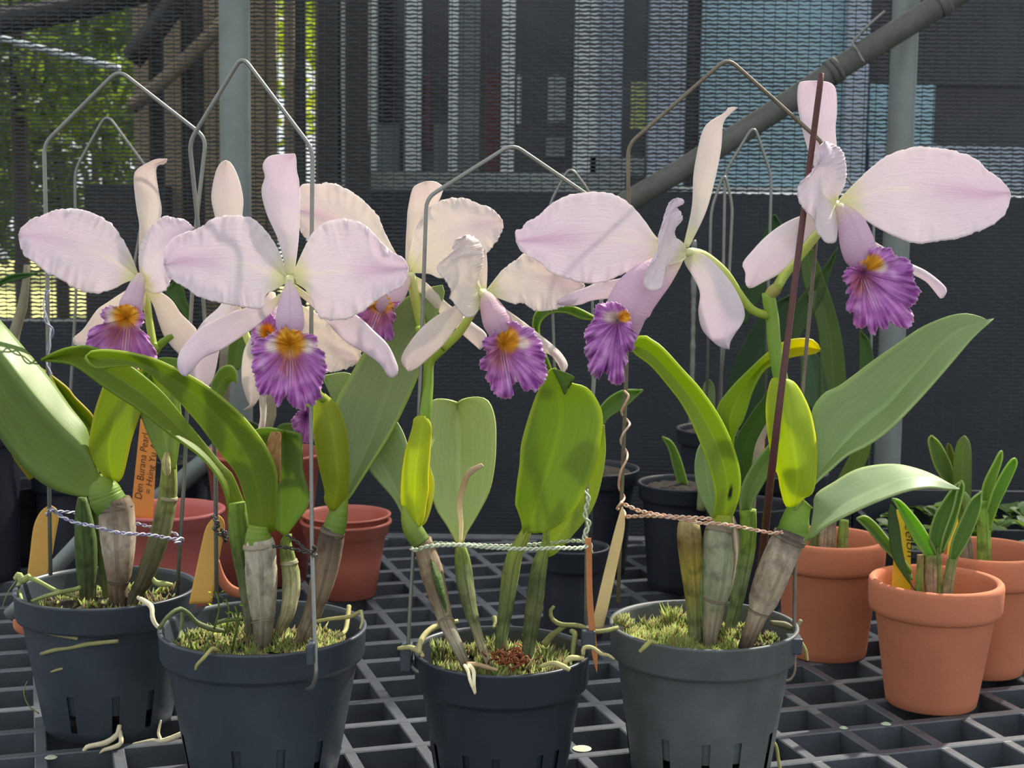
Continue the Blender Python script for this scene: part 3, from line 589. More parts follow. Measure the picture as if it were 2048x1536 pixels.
leaf(B, [(684, 1016), (676, 985), (671, 930), (670, 860), (671, 806), (705, 743), (724, 709), (777, 618), (810, 596), (849, 577), (885, 570)], [(686, 1005), (702, 990), (743, 926), (777, 873), (810, 810), (844, 729), (868, 647), (888, 592), (885, 570)], Y2+.012, (126, 146, 92), mat='litleaf', mid=[(684, 1012), (700, 975), (748, 868), (784, 762), (830, 660), (872, 590), (885, 570)], dm=[.4, -.8, -1.4, -1.6, -1], d1=[.4, -.6, -1.2, -1.6, -1], d2=[.6, .2, -.6, -1.2, -1], rim=(150, 176, 80))
leaf(B, [(662, 1020), (650, 1000), (651, 981), (641, 939), (630, 876), (627, 816), (635, 796), (648, 788)], [(670, 1020), (688, 999), (696, 974), (697, 918), (690, 858), (673, 812), (648, 788)], Y2, (140, 154, 36), mid=[(666, 1020), (676, 960), (668, 880), (656, 820), (648, 788)], dm=[.6, 1.4, 1.4, .8], d1=[.4, .4, .4, .6], d2=[.4, .2, .2, .6], rim=(176, 186, 60), p=1.8)
for q in ([(318, 1258, 4, 2), (334, 1235, 4.5, 1.6), (358, 1218, 5, 1), (375, 1226, 5, .6), (395, 1246, 5.5), (425, 1258, 6), (448, 1262, 4)], [(365, 1222, 4), (362, 1260, 4, 1), (358, 1280, 4, 2)], [(432, 1246, 4), (455, 1240, 4.5), (485, 1238, 4)]): root(B, q, Y2, (92, 104, 62))
for q in ([(434, 1300, 4, 6.0), (424, 1297, 4, 6.4), (410, 1313, 4, 6.9), (394, 1330, 3.5, 6.9), (391, 1340, 2.5, 6.9)], [(698, 1212, 5, 0), (695, 1240, 5, 1), (690, 1262, 5, 2), (678, 1272, 4, 3)], [(632, 1243, 3.5, 1), (660, 1238, 4, 1.5), (700, 1233, 4.5, 2), (722, 1222, 3.5, 2.4)]): root(B, q, Y2, (156, 150, 92))
root(B, [(722, 1220, 3.5, 2.6), (725, 1240, 3, 2.8), (720, 1258, 2, 3)], Y2, (170, 168, 120))
def plantlet(par, x, y, Y, s, seed):
    rnd = random.Random(seed); V, Fc, C = [], [], []
    p0 = P(x, y, Y); sweep(V, Fc, C, [p0+Vector((0.002*math.sin(i), 0, -i*.006)) for i in range(5)], [.0006]*5, 5, col=[lin((96, 120, 50))]*5)
    for i in range(6):
        a = rnd.random()*6.28; q = p0+Vector((.003*math.cos(a), .002*math.sin(a), -.004*(i//2))); d = Vector((math.cos(a), math.sin(a)*.6, .3*rnd.random())).normalized(); e = d.cross(Vector((0, .7, 1))).normalized(); L = s*Y/F; k = len(V)
        V += [q, q+d*L*.5+e*L*.42, q+d*L, q+d*L*.5-e*L*.42]; C += [lin((132, 178, 70))]*4; Fc.append((k, k+1, k+2, k+3))
    mesh('seedling', V, Fc, MT['leaf'], par, C)
for (x, y, s) in ((452, 1198, 9), (470, 1212, 9), (468, 1226, 8), (378, 1276, 11), (432, 1184, 8)): plantlet(B, x, y, Y2-.02, s, x)
edge(B, (517, 1086, 30, .6), (518, 1094, 31.6, .6), Y2, (150, 140, 118)); edge(B, (667, 1056, 24, 0), (664, 1067, 26.5, 0), Y2, (52, 44, 40)); edge(B, (525, 1240, 24, .9), (525.5, 1245, 23.8, .95), Y2); edge(B, (578, 1120, 17, -.5), (579, 1128, 18.4, -.5), Y2, (150, 146, 110))
# bloom of plant 2: the front one
FB = .915
f = flower(B, [(580, 553, 8, .4), (580, 568, 10, .6), (579, 590, 9, -1), (585, 640, 8, -2.6), (600, 700, 8, -3.2), (625, 770, 8, -3.6), (648, 800, 8, -4.2)], FB, 'bloom facing the viewer, lip spread wide, front of the group')
sepal(f, 'sepal', [(574, 552), (558, 483), (534, 428), (523, 382), (530, 354), (525, 331), (538, 313), (566, 309), (589, 308)], [(588, 552), (597, 475), (599, 417), (598, 366), (593, 342), (592, 318), (589, 308)], FB, LIL, dm=[0, -1, -1.2, -.3], d1=[0, -.7, -.8, .1], d2=[0, -.7, -.8, .1])
sepal(f, 'sepal', [(572, 578), (545, 598), (505, 613), (476, 620), (433, 639), (398, 659), (366, 694), (355, 721), (359, 745), (372, 753)], [(576, 590), (558, 607), (540, 628), (503, 659), (464, 686), (437, 702), (405, 717), (385, 740), (372, 753)], FB, LIL, dm=[-.2, -.6, -.2, .3], d1=[-.2, -.8, -.4, .1], d2=[-.2, -.8, -.4, .1])
sepal(f, 'sepal', [(590, 568), (640, 605), (680, 622), (714, 631), (749, 663), (776, 690), (794, 729), (795, 746), (788, 754)], [(584, 580), (622, 610), (655, 645), (690, 682), (730, 706), (761, 729), (776, 752), (788, 754)], FB, LIL, dm=[-.2, -.8, -.4, .2], d1=[-.2, -1, -.6, 0], d2=[-.2, -1, -.6, 0])
petal(f, 'petal', [(574, 556), (530, 540), (480, 528), (420, 525), (370, 522), (328, 530)], [(574, 550), (558, 503), (534, 464), (503, 436), (464, 431), (429, 436), (398, 456), (366, 467), (343, 479), (329, 503), (328, 530)], [(572, 566), (550, 580), (534, 588), (528, 604), (519, 618), (472, 612), (433, 604), (394, 592), (374, 577), (347, 561), (335, 549), (328, 530)], FB, dm=[.1, .3, .3, .3], d1=[0, .1, .3, .4], d2=[.2, .7, 1.0, .5], seed=3, pink=.9)
petal(f, 'petal', [(588, 555), (630, 547), (690, 543), (760, 540), (817, 536)], [(586, 548), (605, 503), (624, 467), (644, 448), (675, 438), (714, 442), (741, 460), (765, 487), (784, 503), (808, 518), (817, 536)], [(592, 566), (612, 580), (624, 600), (632, 624), (648, 639), (690, 639), (714, 629), (730, 620), (749, 604), (780, 585), (804, 573), (813, 557), (817, 536)], FB, dm=[.1, .3, .3, .3], d1=[0, .1, .3, .4], d2=[.2, .7, 1.0, .5], seed=4, pink=1.)
lipt(f, [(579, 562, 5, .8), (579, 574, 11, 1.2), (580, 595, 20, 1.7), (580, 625, 27, 2.1), (580, 650, 28, 2.2), (580, 670, 18, 1.7)], FB)
lipf('lip', f, [(569, 647), (581, 657), (601, 661), (608, 667), (628, 670), (635, 678), (634, 694), (649, 706), (649, 721), (655, 737), (648, 756), (640, 784), (644, 795), (632, 801), (628, 811), (612, 807), (610, 821), (589, 815), (577, 803), (573, 792), (566, 797), (558, 813), (550, 807), (546, 795), (534, 788), (523, 792), (513, 776), (509, 752), (503, 733), (507, 710), (501, 706), (507, 690), (515, 678), (530, 676), (546, 665), (558, 659)], 580, 690, FB-.03, yel=[(581, 683, 27, 30)], wht=[(545, 692, 17, 17), (616, 692, 17, 17)], dark=(580, 722, 26, 30), streak=((580, 690), (580, 785)), seed=2, lil=.3)

# blooms behind the front one, carried by a plant-2 spike
FA2 = 1.0
f = flower(B, [(466, 562, 8), (470, 585, 8, -.5), (480, 640, 8, -1), (520, 720, 8, -.5), (600, 790, 7, 1), (640, 830, 7, 2.5)], FA2, 'bloom hidden behind the front one, pointed sepal rising above it')
sepal(f, 'sepal', [(458, 565), (446, 500), (430, 433), (423, 400), (425, 373), (433, 340), (443, 325), (452, 321)], [(474, 565), (480, 500), (484, 433), (486, 400), (480, 367), (470, 340), (460, 325), (452, 321)], FA2, CRM, dm=-.9, d1=-.6, d2=-.6)
sepal(f, 'sepal', [(462, 570), (440, 612), (405, 645), (380, 690), (372, 735), (385, 765), (408, 777)], [(480, 580), (475, 625), (445, 680), (437, 710), (430, 745), (420, 768), (408, 777)], FA2-.02, LIL, dm=.2, d1=-.1, d2=-.1)
f2 = flower(B, [(590, 612, 8, -1), (600, 640, 8, -1.4), (620, 720, 8, -1), (640, 800, 7, 1)], FA2, 'bloom whose lip edge and hanging sepals peep out below the front one')
petal(f2, 'petal', [(592, 615), (620, 650), (660, 690), (722, 724)], [(594, 606), (640, 630), (680, 655), (712, 690), (722, 705), (722, 724)], [(590, 622), (600, 660), (612, 690), (630, 725), (650, 745), (690, 738), (722, 724)], FA2, CRM, dm=[0, .2, .1], d1=.3, d2=.4, seed=8)
sepal(f2, 'sepal', [(514, 655), (491, 694), (484, 729), (485, 768), (495, 800), (500, 810), (486, 821)], [(545, 665), (534, 720), (524, 780), (514, 802), (503, 815), (486, 821)], FA2-.02, CRM, dm=.3, d1=0, d2=0)
sepal(f2, 'sepal', [(516, 740), (518, 790), (521, 830), (518, 852), (512, 873)], [(538, 740), (533, 790), (532, 830), (527, 858), (512, 873)], FA2-.01, CRM, dm=.3, d1=0, d2=0)
lipt(f2, [(545, 585, 6, 1), (540, 610, 16, 1.3), (536, 640, 20, 1.5), (535, 665, 18, 1.5)], FA2)
lipf('lip', f2, [(503, 660), (510, 640), (525, 626), (540, 626), (552, 640), (562, 660), (570, 700), (555, 730), (530, 735), (508, 715)], 537, 668, FA2-.03, yel=[(535, 664, 14, 16)], wht=[(522, 660, 12, 14)], seed=4, ruf=.2)
f3 = flower(B, [(612, 750, 7, -1), (618, 790, 7, -1.6), (630, 850, 7, -.5), (652, 905, 6, 2)], FA2, 'bloom almost wholly hidden, only its lip tip hanging beside the wire')
lipf('lip', f3, [(583, 842), (597, 823), (612, 800), (630, 810), (640, 842), (628, 880), (606, 884), (592, 866)], 612, 830, FA2-.01, seed=5, ruf=.25)

# ---- plant 3
Y3 = .95; c3x = P(1003, 1294, Y3).x
C_ = thing('potted_orchid', 'potted pale orchid with broad round leaves in the small glossy black pot at centre', 'potted plant', (c3x, Y3, 0), 'lilac orchids in black pots')
npot(C_, c3x, Y3, .0555, .0905, .0405, MT['plastic3'], band=.022, slots=(slotset([262, 300, 240, 318, 205, 120]), 0), wob=.008)
soilf(C_, c3x, Y3, .074, .047, 3); mossf(C_, c3x, Y3, .079, .045, 2000, 3, hh=.008)
rnd = random.Random(8); V, Fc, Cc = [], [], []
for i in range(90):
    x, y = 1022+rnd.gauss(0, 20), 1320+rnd.gauss(0, 9); a = rnd.uniform(-1.2, 1.2); c = [P(x+math.sin(a)*t*14+rnd.gauss(0, 1.5), y-math.cos(a)*t*12, Y3-.035-.004*t) for t in (0, .4, .8, 1)]
    sweep(V, Fc, Cc, c, [.0006, .0006, .0005, .0003], 5, col=[lin(rnd.choice(((150, 84, 52), (120, 66, 44), (176, 110, 70))))]*4)
o = mesh('rusty_fibres', V, Fc, MT['cane'], C_, Cc); o['kind'] = 'stuff'
bulb(C_, [(812, 1010, 8, .2), (815, 1035, 14, .2), (826, 1060, 20, .2), (842, 1085, 20, .2)], Y3, [(140, 158, 50), (120, 144, 50), (96, 120, 46)], 'leaf_neck', ridge=0)
bulb(C_, [(845, 1078, 18, .2), (849, 1095, 20, .2), (860, 1132, 23, .6), (873, 1180, 21.5, 1), (884, 1218, 18, 1.5), (893, 1247, 15, 2), (908, 1278, 13.5, 2.6), (922, 1308, 11, 3.2), (933, 1334, 9, 3.8)], Y3, [(128, 112, 86), (142, 124, 100), (116, 98, 76), (138, 126, 100), (150, 144, 124), (90, 78, 62)])
blade('green_streak', [(862, 1118), (874, 1160), (888, 1205), (893, 1225)], [(862, 1118), (868, 1160), (884, 1205), (893, 1225)], [(862, 1118), (882, 1150), (892, 1200), (893, 1225)], Y3-.034, MT['bulb'], C_, lambda u, t: lin((70, 92, 44)), N=12, M=3, dm=[-2.3, -.9, -.9, -1.2], d1=[-2.3, -1.1, -1.2, -1.2], d2=[-2.3, -1.6, -1.5, -1.2])
bulb(C_, [(919, 1088, 8), (922, 1102, 13), (926, 1130, 16.5), (931, 1170, 17.5, .6), (940, 1215, 14.5, 1.2), (950, 1250, 11, 1.8), (963, 1290, 9, 2.4), (980, 1334, 7, 3)], Y3, [(124, 140, 60), (92, 106, 54), (110, 116, 76), (98, 108, 64), (142, 134, 104), (176, 164, 128)])
bulb(C_, [(1058, 1045, 8), (1052, 1065, 11), (1042, 1085, 13), (1030, 1110, 15.5), (1021, 1150, 18), (1015, 1195, 16), (1009, 1235, 14), (1003, 1275, 12.5, .5), (1001, 1310, 11.5, 1)], Y3, [(150, 160, 60), (128, 140, 60), (108, 120, 60), (100, 112, 66), (96, 110, 60), (90, 96, 60)])
bulb(C_, [(1092, 1060, 7, -.5), (1092, 1085, 8, -.5), (1084, 1112, 13, -.5), (1076, 1150, 17, -.5), (1070, 1200, 18, -.2), (1063, 1250, 16), (1057, 1295, 13.5, .5), (1053, 1322, 11, 1)], Y3, [(150, 170, 70), (116, 132, 66), (72, 84, 48), (92, 100, 62), (78, 90, 50), (80, 84, 56)])
leaf(C_, [(808, 1040), (800, 1018), (785, 994), (762, 968), (740, 942), (700, 880), (665, 800), (645, 752)], [(824, 1010), (820, 960), (814, 890), (795, 845), (760, 800), (722, 762), (690, 745), (645, 752)], Y3+.02, (140, 162, 108), mat='litleaf', mid=[(814, 1036), (792, 980), (762, 925), (722, 860), (685, 800), (645, 752)], dm=[0, -2, -3, -3.5], d1=[.2, -1.6, -2.6, -3.4], d2=[.2, -1.4, -2.4, -3.4])
leaf(C_, [(836, 1052), (818, 1033), (804, 1007), (805, 955), (812, 905), (826, 855), (830, 836), (848, 832)], [(840, 1052), (848, 1030), (851, 1007), (856, 981), (856, 942), (860, 890), (861, 850), (848, 832)], Y3, (164, 182, 36), dm=[.5, .9, .5], d1=[.2, .2, .3], d2=[.2, .2, .3], rim=(200, 196, 60), p=1.8)
leaf(C_, [(834, 1052), (846, 1040), (850, 1020), (852, 960), (856, 930)], [(838, 1054), (852, 1040), (864, 1000), (866, 960), (856, 930)], Y3+.006, (168, 176, 90))
leaf(C_, [(916, 1090), (896, 1053), (873, 1017), (860, 972), (855, 923), (853, 858), (857, 812), (868, 799), (890, 798), (905, 802), (915, 806)], [(924, 1090), (932, 1066), (954, 1030), (977, 985), (987, 942), (991, 897), (990, 841), (978, 804), (958, 794), (930, 797), (915, 806)], Y3+.02, (160, 180, 112), mat='litleaf', mid=[(920, 1090), (918, 1000), (916, 900), (915, 806)], dm=[-.2, -2.6, -4.4, -5.6], d1=[0, -1.8, -3.4, -5.2], d2=[0, -1.8, -3.4, -5.2], rim=(170, 188, 110))
tube('dry_sheath', [(921, 1088, 4, .6), (922, 1050, 5, 0), (919, 1010, 6, -.2), (924, 985, 7, -.2), (930, 962, 6, 0), (940, 944, 7, .4), (965, 930, 5, .6)], Y3+.012, MT['cane'], C_, [lin((200, 180, 130)), lin((214, 190, 140)), lin((176, 146, 110)), lin((196, 170, 140))], flat=.4)
leaf(C_, [(1046, 1072), (1043, 1045), (1035, 1020), (1031, 1008), (1035, 965), (1040, 930), (1043, 890), (1056, 840), (1072, 793), (1083, 768), (1096, 742), (1112, 736)], [(1064, 1064), (1080, 1066), (1100, 1060), (1125, 1045), (1150, 1018), (1170, 980), (1190, 930), (1203, 868), (1205, 828), (1192, 796), (1172, 774), (1150, 768), (1125, 758), (1112, 736)], Y3, (118, 144, 36), mid=[(1054, 1068), (1075, 1000), (1097, 930), (1118, 850), (1118, 780), (1112, 736)], dm=[.2, .5, .5, .6, 1.2], d1=[.2, 1.1, 1.3, 1.1, 1.2], d2=[.3, 1.2, 1.2, .6, 1.2], rim=(160, 180, 50))
leaf(C_, [(1104, 738), (1120, 770), (1130, 790), (1140, 764)], [(1118, 740), (1138, 748), (1150, 756), (1140, 764)], Y3-.013, (84, 112, 34), name='folded_leaf_tip', N=12, M=4, dm=0.)
leaf(C_, [(1088, 1112), (1085, 1080), (1110, 1040), (1150, 960), (1180, 890), (1198, 862), (1207, 850)], [(1098, 1112), (1115, 1103), (1145, 1070), (1170, 1040), (1190, 1005), (1203, 955), (1210, 905), (1207, 850)], Y3+.02, (140, 160, 76), dm=-.6, d1=-.2, d2=-.2)
for q in ([(838, 1306, 4.5, 3), (842, 1281, 6, 2), (858, 1261, 6.5, 1.2), (880, 1250, 6, .4), (916, 1242, 4.5)], [(796, 1297, 4, 1), (820, 1295, 5.5, 1.5), (838, 1303, 6, 2.4), (846, 1312, 4, 3)], [(1080, 1333, 3.5, 5.2), (1104, 1326, 5, 5.5), (1122, 1331, 6, 5.7), (1140, 1340, 4.5, 5.8)], [(1128, 1327, 4, 5.3), (1139, 1317, 6, 5.2), (1152, 1316, 6, 5.1), (1168, 1317, 4, 5)], [(1166, 1311, 4, 4.6), (1168, 1296, 4.5, 4.7), (1184, 1295, 4.5, 4.6), (1203, 1308, 4, 4.4), (1216, 1310, 3.5, 4.4), (1229, 1319, 2.2, 4.4)]): root(C_, q, Y3, (172, 166, 112))
for q in ([(1108, 1212, 3, -1), (1101, 1222, 4, -1), (1104, 1237, 4.5, -1), (1118, 1248, 5, -.6), (1134, 1250, 5, -.4), (1161, 1252, 5, 0), (1184, 1263, 5, .2), (1213, 1261, 5, 0), (1236, 1255, 4, -.4)], [(1142, 1262, 5, 0), (1150, 1268, 6, .3), (1146, 1300, 5, .5), (1145, 1320, 4, .8)], [(1088, 1290, 8, -1), (1105, 1270, 7, -1), (1130, 1252, 5, -.6)], [(988, 1235, 6, -3), (990, 1245, 4, -2.6), (986, 1256, 3, -2.2)]): root(C_, q, Y3, (132, 134, 78))
for q in ([(929, 1331, 4, 4.2), (936, 1342, 4, 5.2), (941, 1363, 3.6, 5.9), (950, 1388, 2, 5.9)], [(938, 1330, 4, 4.2), (947, 1342, 4.5, 5.4), (948, 1366, 3.5, 5.9), (951, 1386, 2, 5.9)]): root(C_, q, Y3, (232, 222, 182))
root(C_, [(934, 1330, 7, 4), (955, 1330, 6, 4.2), (978, 1336, 5, 4.6), (995, 1340, 3, 5)], Y3, (160, 136, 100))
stem(C_, [(886, 697, 9, -.6), (868, 712, 10, -.8), (858, 728, 10, -.8), (856, 770, 11, -.6), (852, 815, 12, -.1), (846, 860, 12, .1)], Y3)
stem(C_, [(840, 655, 10, -1.6), (846, 690, 9, -2), (852, 730, 9, -1.6)], Y3, 'flower_stalk')
edge(C_, (892, 1241, 16.6, 1.9), (893, 1245, 16.6, 2), Y3, (80, 68, 54)); FC = .985
f = flower(C_, [(822, 545, 7, .2), (824, 560, 9), (830, 590, 11, -.4), (838, 630, 11, -.4), (844, 662, 9, .4)], FC, 'upper creamy bloom turned left, its lip half behind the front bloom')
sepal(f, 'sepal', [(816, 548), (811, 518), (814, 449), (816, 418), (824, 381), (833, 370), (852, 363)], [(824, 545), (835, 490), (850, 430), (874, 408), (884, 387), (886, 374), (871, 364), (852, 363)], FC, CRM, dm=[0, -1.2, -1.2, -.4], d1=[0, -1, -1, 0], d2=[0, -1, -1, 0])
petal(f, 'petal', [(815, 547), (770, 510), (700, 460), (640, 430), (590, 420)], [(818, 542), (790, 503), (769, 463), (753, 428), (722, 397), (690, 376), (663, 366), (632, 368), (605, 370), (592, 392), (590, 420)], [(812, 555), (760, 545), (700, 520), (640, 490), (605, 470), (590, 420)], FC, CRM, dm=[0, -.6, -.9], d1=[0, -.6, -.8], d2=[0, -.4, -.4], seed=6, pink=.7)
sepal(f, 'sepal', [(824, 548), (852, 565), (877, 590), (905, 615), (942, 643), (972, 668), (968, 690), (960, 699)], [(816, 556), (836, 581), (861, 606), (877, 624), (911, 656), (939, 681), (960, 699)], FC, CRM, dm=[0, -.2, .2], d1=[0, -.4, 0], d2=[0, -.4, 0])
petal(f, 'petal', [(820, 545), (850, 505), (890, 480), (940, 455), (1005, 441)], [(816, 543), (817, 521), (827, 471), (846, 431), (871, 406), (905, 396), (936, 398), (955, 407), (980, 415), (999, 432), (1005, 441)], [(824, 546), (858, 548), (883, 557), (911, 543), (943, 527), (971, 509), (996, 478), (1006, 456), (1005, 441)], FC, CRM, dm=[0, .3, .4, .2], d1=[0, -.1, .1, .2], d2=[0, .5, .7, .3], seed=5, pink=.4)
lipt(f, [(818, 552, 7, .2), (806, 565, 16, .4), (788, 585, 25, .6), (770, 600, 26, .8), (752, 612, 22, .8)], FC)
lipf('lip', f, [(705, 622), (735, 610), (752, 592), (776, 592), (784, 604), (800, 604), (788, 620), (792, 635), (784, 651), (788, 670), (780, 682), (755, 674), (735, 658), (715, 646), (700, 634)], 764, 608, FC-.014, yel=[(762, 606, 24, 20)], dark=(756, 634, 26, 22), streak=((764, 606), (740, 670)), seed=6, ruf=.26)
FE = .945
f = flower(C_, [(966, 584, 9, .4), (962, 600, 9, -.2), (945, 625, 8, -1), (918, 665, 9, -1.2), (886, 697, 9, -.8)], FE, 'lower creamy bloom over the round leaves, lip turned right')
sepal(f, 'sepal', [(958, 585), (955, 545), (962, 515), (970, 498)], [(972, 583), (974, 545), (973, 515), (970, 498)], FE, CRM, dm=-1.4, d1=-1.2, d2=-1.2)
sepal(f, 'sepal', [(985, 600), (1011, 618), (1046, 643), (1074, 665), (1105, 690), (1124, 709), (1135, 731), (1126, 747)], [(978, 615), (1005, 640), (1030, 660), (1060, 690), (1098, 708), (1112, 722), (1121, 737), (1126, 747)], FE, CRM, dm=[0, -1, -1, -.4], d1=[0, -1.2, -1.2, -.8], d2=[0, -1.2, -1.2, -.8])
sepal(f, 'sepal', [(952, 596), (925, 604), (905, 614), (874, 631), (843, 656), (818, 687), (804, 712), (805, 728), (818, 743)], [(952, 606), (937, 620), (924, 636), (905, 665), (883, 693), (858, 715), (836, 734), (818, 743)], FE, CRM, dm=[-.4, .2, .4], d1=[-.4, 0, .2], d2=[-.4, 0, .2])
petal(f, 'petal', [(974, 584), (1010, 572), (1060, 560), (1110, 562), (1170, 572)], [(974, 579), (1005, 540), (1030, 521), (1050, 508), (1080, 515), (1120, 535), (1150, 550), (1170, 572)], [(978, 588), (1005, 600), (1030, 608), (1045, 606), (1070, 621), (1095, 622), (1118, 616), (1145, 605), (1170, 572)], FE, CRM, dm=[0, -.6, -1.2], d1=[0, -.6, -1.2], d2=[0, -.3, -.8], seed=7, pink=.4)
petal(f, 'petal', [(962, 585), (945, 572), (926, 555), (915, 525), (920, 500), (932, 470)], [(963, 578), (958, 560), (964, 535), (967, 515), (965, 497), (955, 480), (940, 471), (932, 470)], [(957, 595), (958, 615), (949, 631), (933, 635), (918, 621), (905, 602), (899, 597), (902, 580), (886, 555), (874, 540), (877, 527), (896, 512), (908, 500), (905, 490), (914, 478), (932, 470)], FE, CRM, dm=[.2, 1.2, 1.7, 1.2], d1=[.1, .4, .5, .6], d2=[.6, 1.8, 2.4, 1.2], seed=8, pink=.2)
lipt(f, [(970, 586, 7, .6), (976, 600, 17, .9), (984, 620, 24, 1.2), (994, 642, 29, 1.5), (1004, 664, 26, 1.5)], FE, c0=(226, 196, 208))
lipf('lip', f, [(989, 659), (999, 652), (1018, 645), (1030, 643), (1046, 653), (1064, 656), (1071, 671), (1083, 684), (1085, 699), (1093, 712), (1089, 721), (1094, 743), (1091, 759), (1080, 774), (1071, 784), (1061, 779), (1052, 784), (1043, 774), (1039, 762), (1024, 773), (1027, 790), (1014, 798), (996, 793), (983, 781), (980, 768), (971, 756), (974, 743), (961, 737), (960, 721), (974, 709), (964, 687), (974, 674), (986, 671)], 1006, 690, FE-.022, yel=[(1016, 680, 21, 24)], wht=[(1045, 686, 20, 16)], dark=(1000, 712, 24, 30), streak=((1004, 692), (1018, 780)), seed=3, lil=.5)

# ---- plant 4
Y4 = .985; c4x = P(1407, 1246, Y4).x
D = thing('potted_orchid', 'tall orchid with two lilac blooms, in the rightmost of the front black pots', 'potted plant', (c4x, Y4, 0), 'lilac orchids in black pots')
npot(D, c4x, Y4, .0612, .0995, .0455, MT['plastic4'], band=.021, slots=(slotset([236, 262, 290, 322, 180, 90]), 0), wob=.008)
soilf(D, c4x, Y4, .083, .053, 4); mossf(D, c4x-.018, Y4-.008, .088, .036, 3600, 4, hh=.0075, cols=((156, 176, 60), (104, 124, 40), (136, 120, 60))); mossf(D, c4x, Y4, .086, .05, 900, 5, hh=.005)
mossf(D, P(1248, 1250, Y4).x, Y4-.004, .0985, .006, 260, 6, hh=.005)
bulb(D, [(1380, 1038, 14, .8), (1378, 1048, 22, .8), (1380, 1085, 25, .8), (1383, 1130, 23, .8), (1387, 1180, 19, .8), (1390, 1230, 16, 1), (1392, 1285, 14, 1.2)], Y4, [(176, 160, 110), (120, 100, 50), (150, 138, 60), (124, 116, 56), (108, 118, 66), (120, 120, 84)])
bulb(D, [(1398, 1085, 10, .5), (1402, 1110, 17, .6), (1402, 1160, 18, .7), (1402, 1220, 15, .9), (1402, 1270, 13, 1)], Y4, [(120, 126, 80), (112, 124, 80), (96, 116, 64), (120, 124, 92)])
bulb(D, [(1496, 1020, 17, -1.2), (1497, 1050, 17, -1.2), (1494, 1095, 18, -1.2), (1486, 1140, 17, -1), (1476, 1190, 15, -.6), (1464, 1240, 12), (1455, 1280, 10, .5)], Y4, [(126, 156, 56), (120, 148, 60), (130, 142, 96), (112, 128, 76), (120, 132, 84)])
bulb(D, [(1447, 1030, 20, .2), (1446, 1050, 24, .3), (1442, 1070, 31, .5)], Y4, [(150, 160, 40), (110, 140, 50)], 'leaf_neck', ridge=0)
bulb(D, [(1444, 1052, 28, .6), (1441, 1075, 35, .8), (1439, 1120, 36, .9), (1435, 1165, 33, 1), (1428, 1205, 26, 1.1), (1425, 1240, 20, 1.4), (1421, 1270, 16, 1.8), (1419, 1298, 14, 2)], Y4, [(150, 152, 126), (146, 152, 122), (140, 146, 116), (126, 132, 100), (132, 122, 100), (96, 88, 70)])
blade('torn_sheath', [(1466, 1034), (1472, 1080), (1474, 1120), (1462, 1180)], [(1464, 1032), (1464, 1080), (1468, 1120), (1462, 1180)], [(1468, 1032), (1478, 1060), (1479, 1100), (1462, 1180)], Y4-.022, MT['cane'], D, lambda u, t: lin(mix((190, 176, 140), (84, 76, 60), abs(t))), N=14, M=3)
leaf(D, [(1440, 1040), (1427, 1034), (1431, 992), (1420, 939), (1392, 865), (1364, 809), (1329, 763), (1301, 731), (1273, 710), (1258, 692)], [(1455, 1042), (1466, 1030), (1478, 992), (1480, 949), (1466, 893), (1438, 833), (1399, 777), (1367, 742), (1325, 696), (1301, 679), (1283, 671), (1258, 692)], Y4, (122, 146, 38), dm=[.4, .8, .4, -.4, -1], d1=[.4, 1.0, .6, -.2, -.8], d2=[.6, 1.4, 1.2, .6, -.4], rim=(160, 184, 50), spot=(.12, .35, .03, .2))
leaf(D, [(1424, 1036), (1400, 992), (1390, 945), (1394, 905), (1408, 878)], [(1436, 1034), (1440, 992), (1434, 939), (1424, 895), (1408, 878)], Y4+.02, (140, 164, 112), mat='litleaf')
leaf(D, [(1448, 960), (1444, 905), (1455, 870), (1434, 823), (1459, 781), (1501, 738), (1540, 703), (1575, 682), (1614, 678), (1631, 685), (1640, 700)], [(1474, 960), (1466, 905), (1470, 868), (1487, 837), (1505, 781), (1526, 742), (1547, 728), (1571, 717), (1600, 710), (1625, 707), (1640, 700)], Y4+.03, (124, 148, 56), tip=(176, 176, 30), dm=-.5, d1=.2, d2=.2)
leaf(D, [(1476, 1010), (1480, 975), (1470, 890), (1495, 840), (1530, 790), (1560, 740)], [(1490, 1010), (1500, 960), (1510, 890), (1535, 840), (1556, 790), (1560, 740)], Y4+.045, (70, 98, 50))
leaf(D, [(1486, 1048), (1480, 1010), (1484, 975), (1505, 932), (1536, 893), (1572, 850)], [(1499, 1050), (1504, 1010), (1529, 963), (1549, 930), (1568, 890), (1572, 850)], Y4+.012, (124, 152, 92), mat='litleaf', dm=-.5)
bulb(D, [(1608, 1000, 24), (1602, 1008, 22.5), (1594, 1030, 26), (1588, 1055, 31), (1580, 1082, 33)], Y4, [(130, 164, 50), (122, 158, 50), (110, 146, 48), (102, 138, 46)], 'leaf_neck', ridge=.02)
bulb(D, [(1581, 1066, 32, .2), (1575, 1082, 33.5, .3), (1556, 1125, 34, .5), (1538, 1170, 33, .7), (1524, 1208, 28, .9), (1517, 1226, 21, 1.1), (1506, 1255, 18, 1.5), (1494, 1285, 15, 2), (1488, 1300, 13, 2.2)], Y4, [(70, 62, 54), (176, 162, 142), (160, 146, 124), (150, 136, 114), (166, 152, 128), (120, 104, 84), (70, 58, 50)])
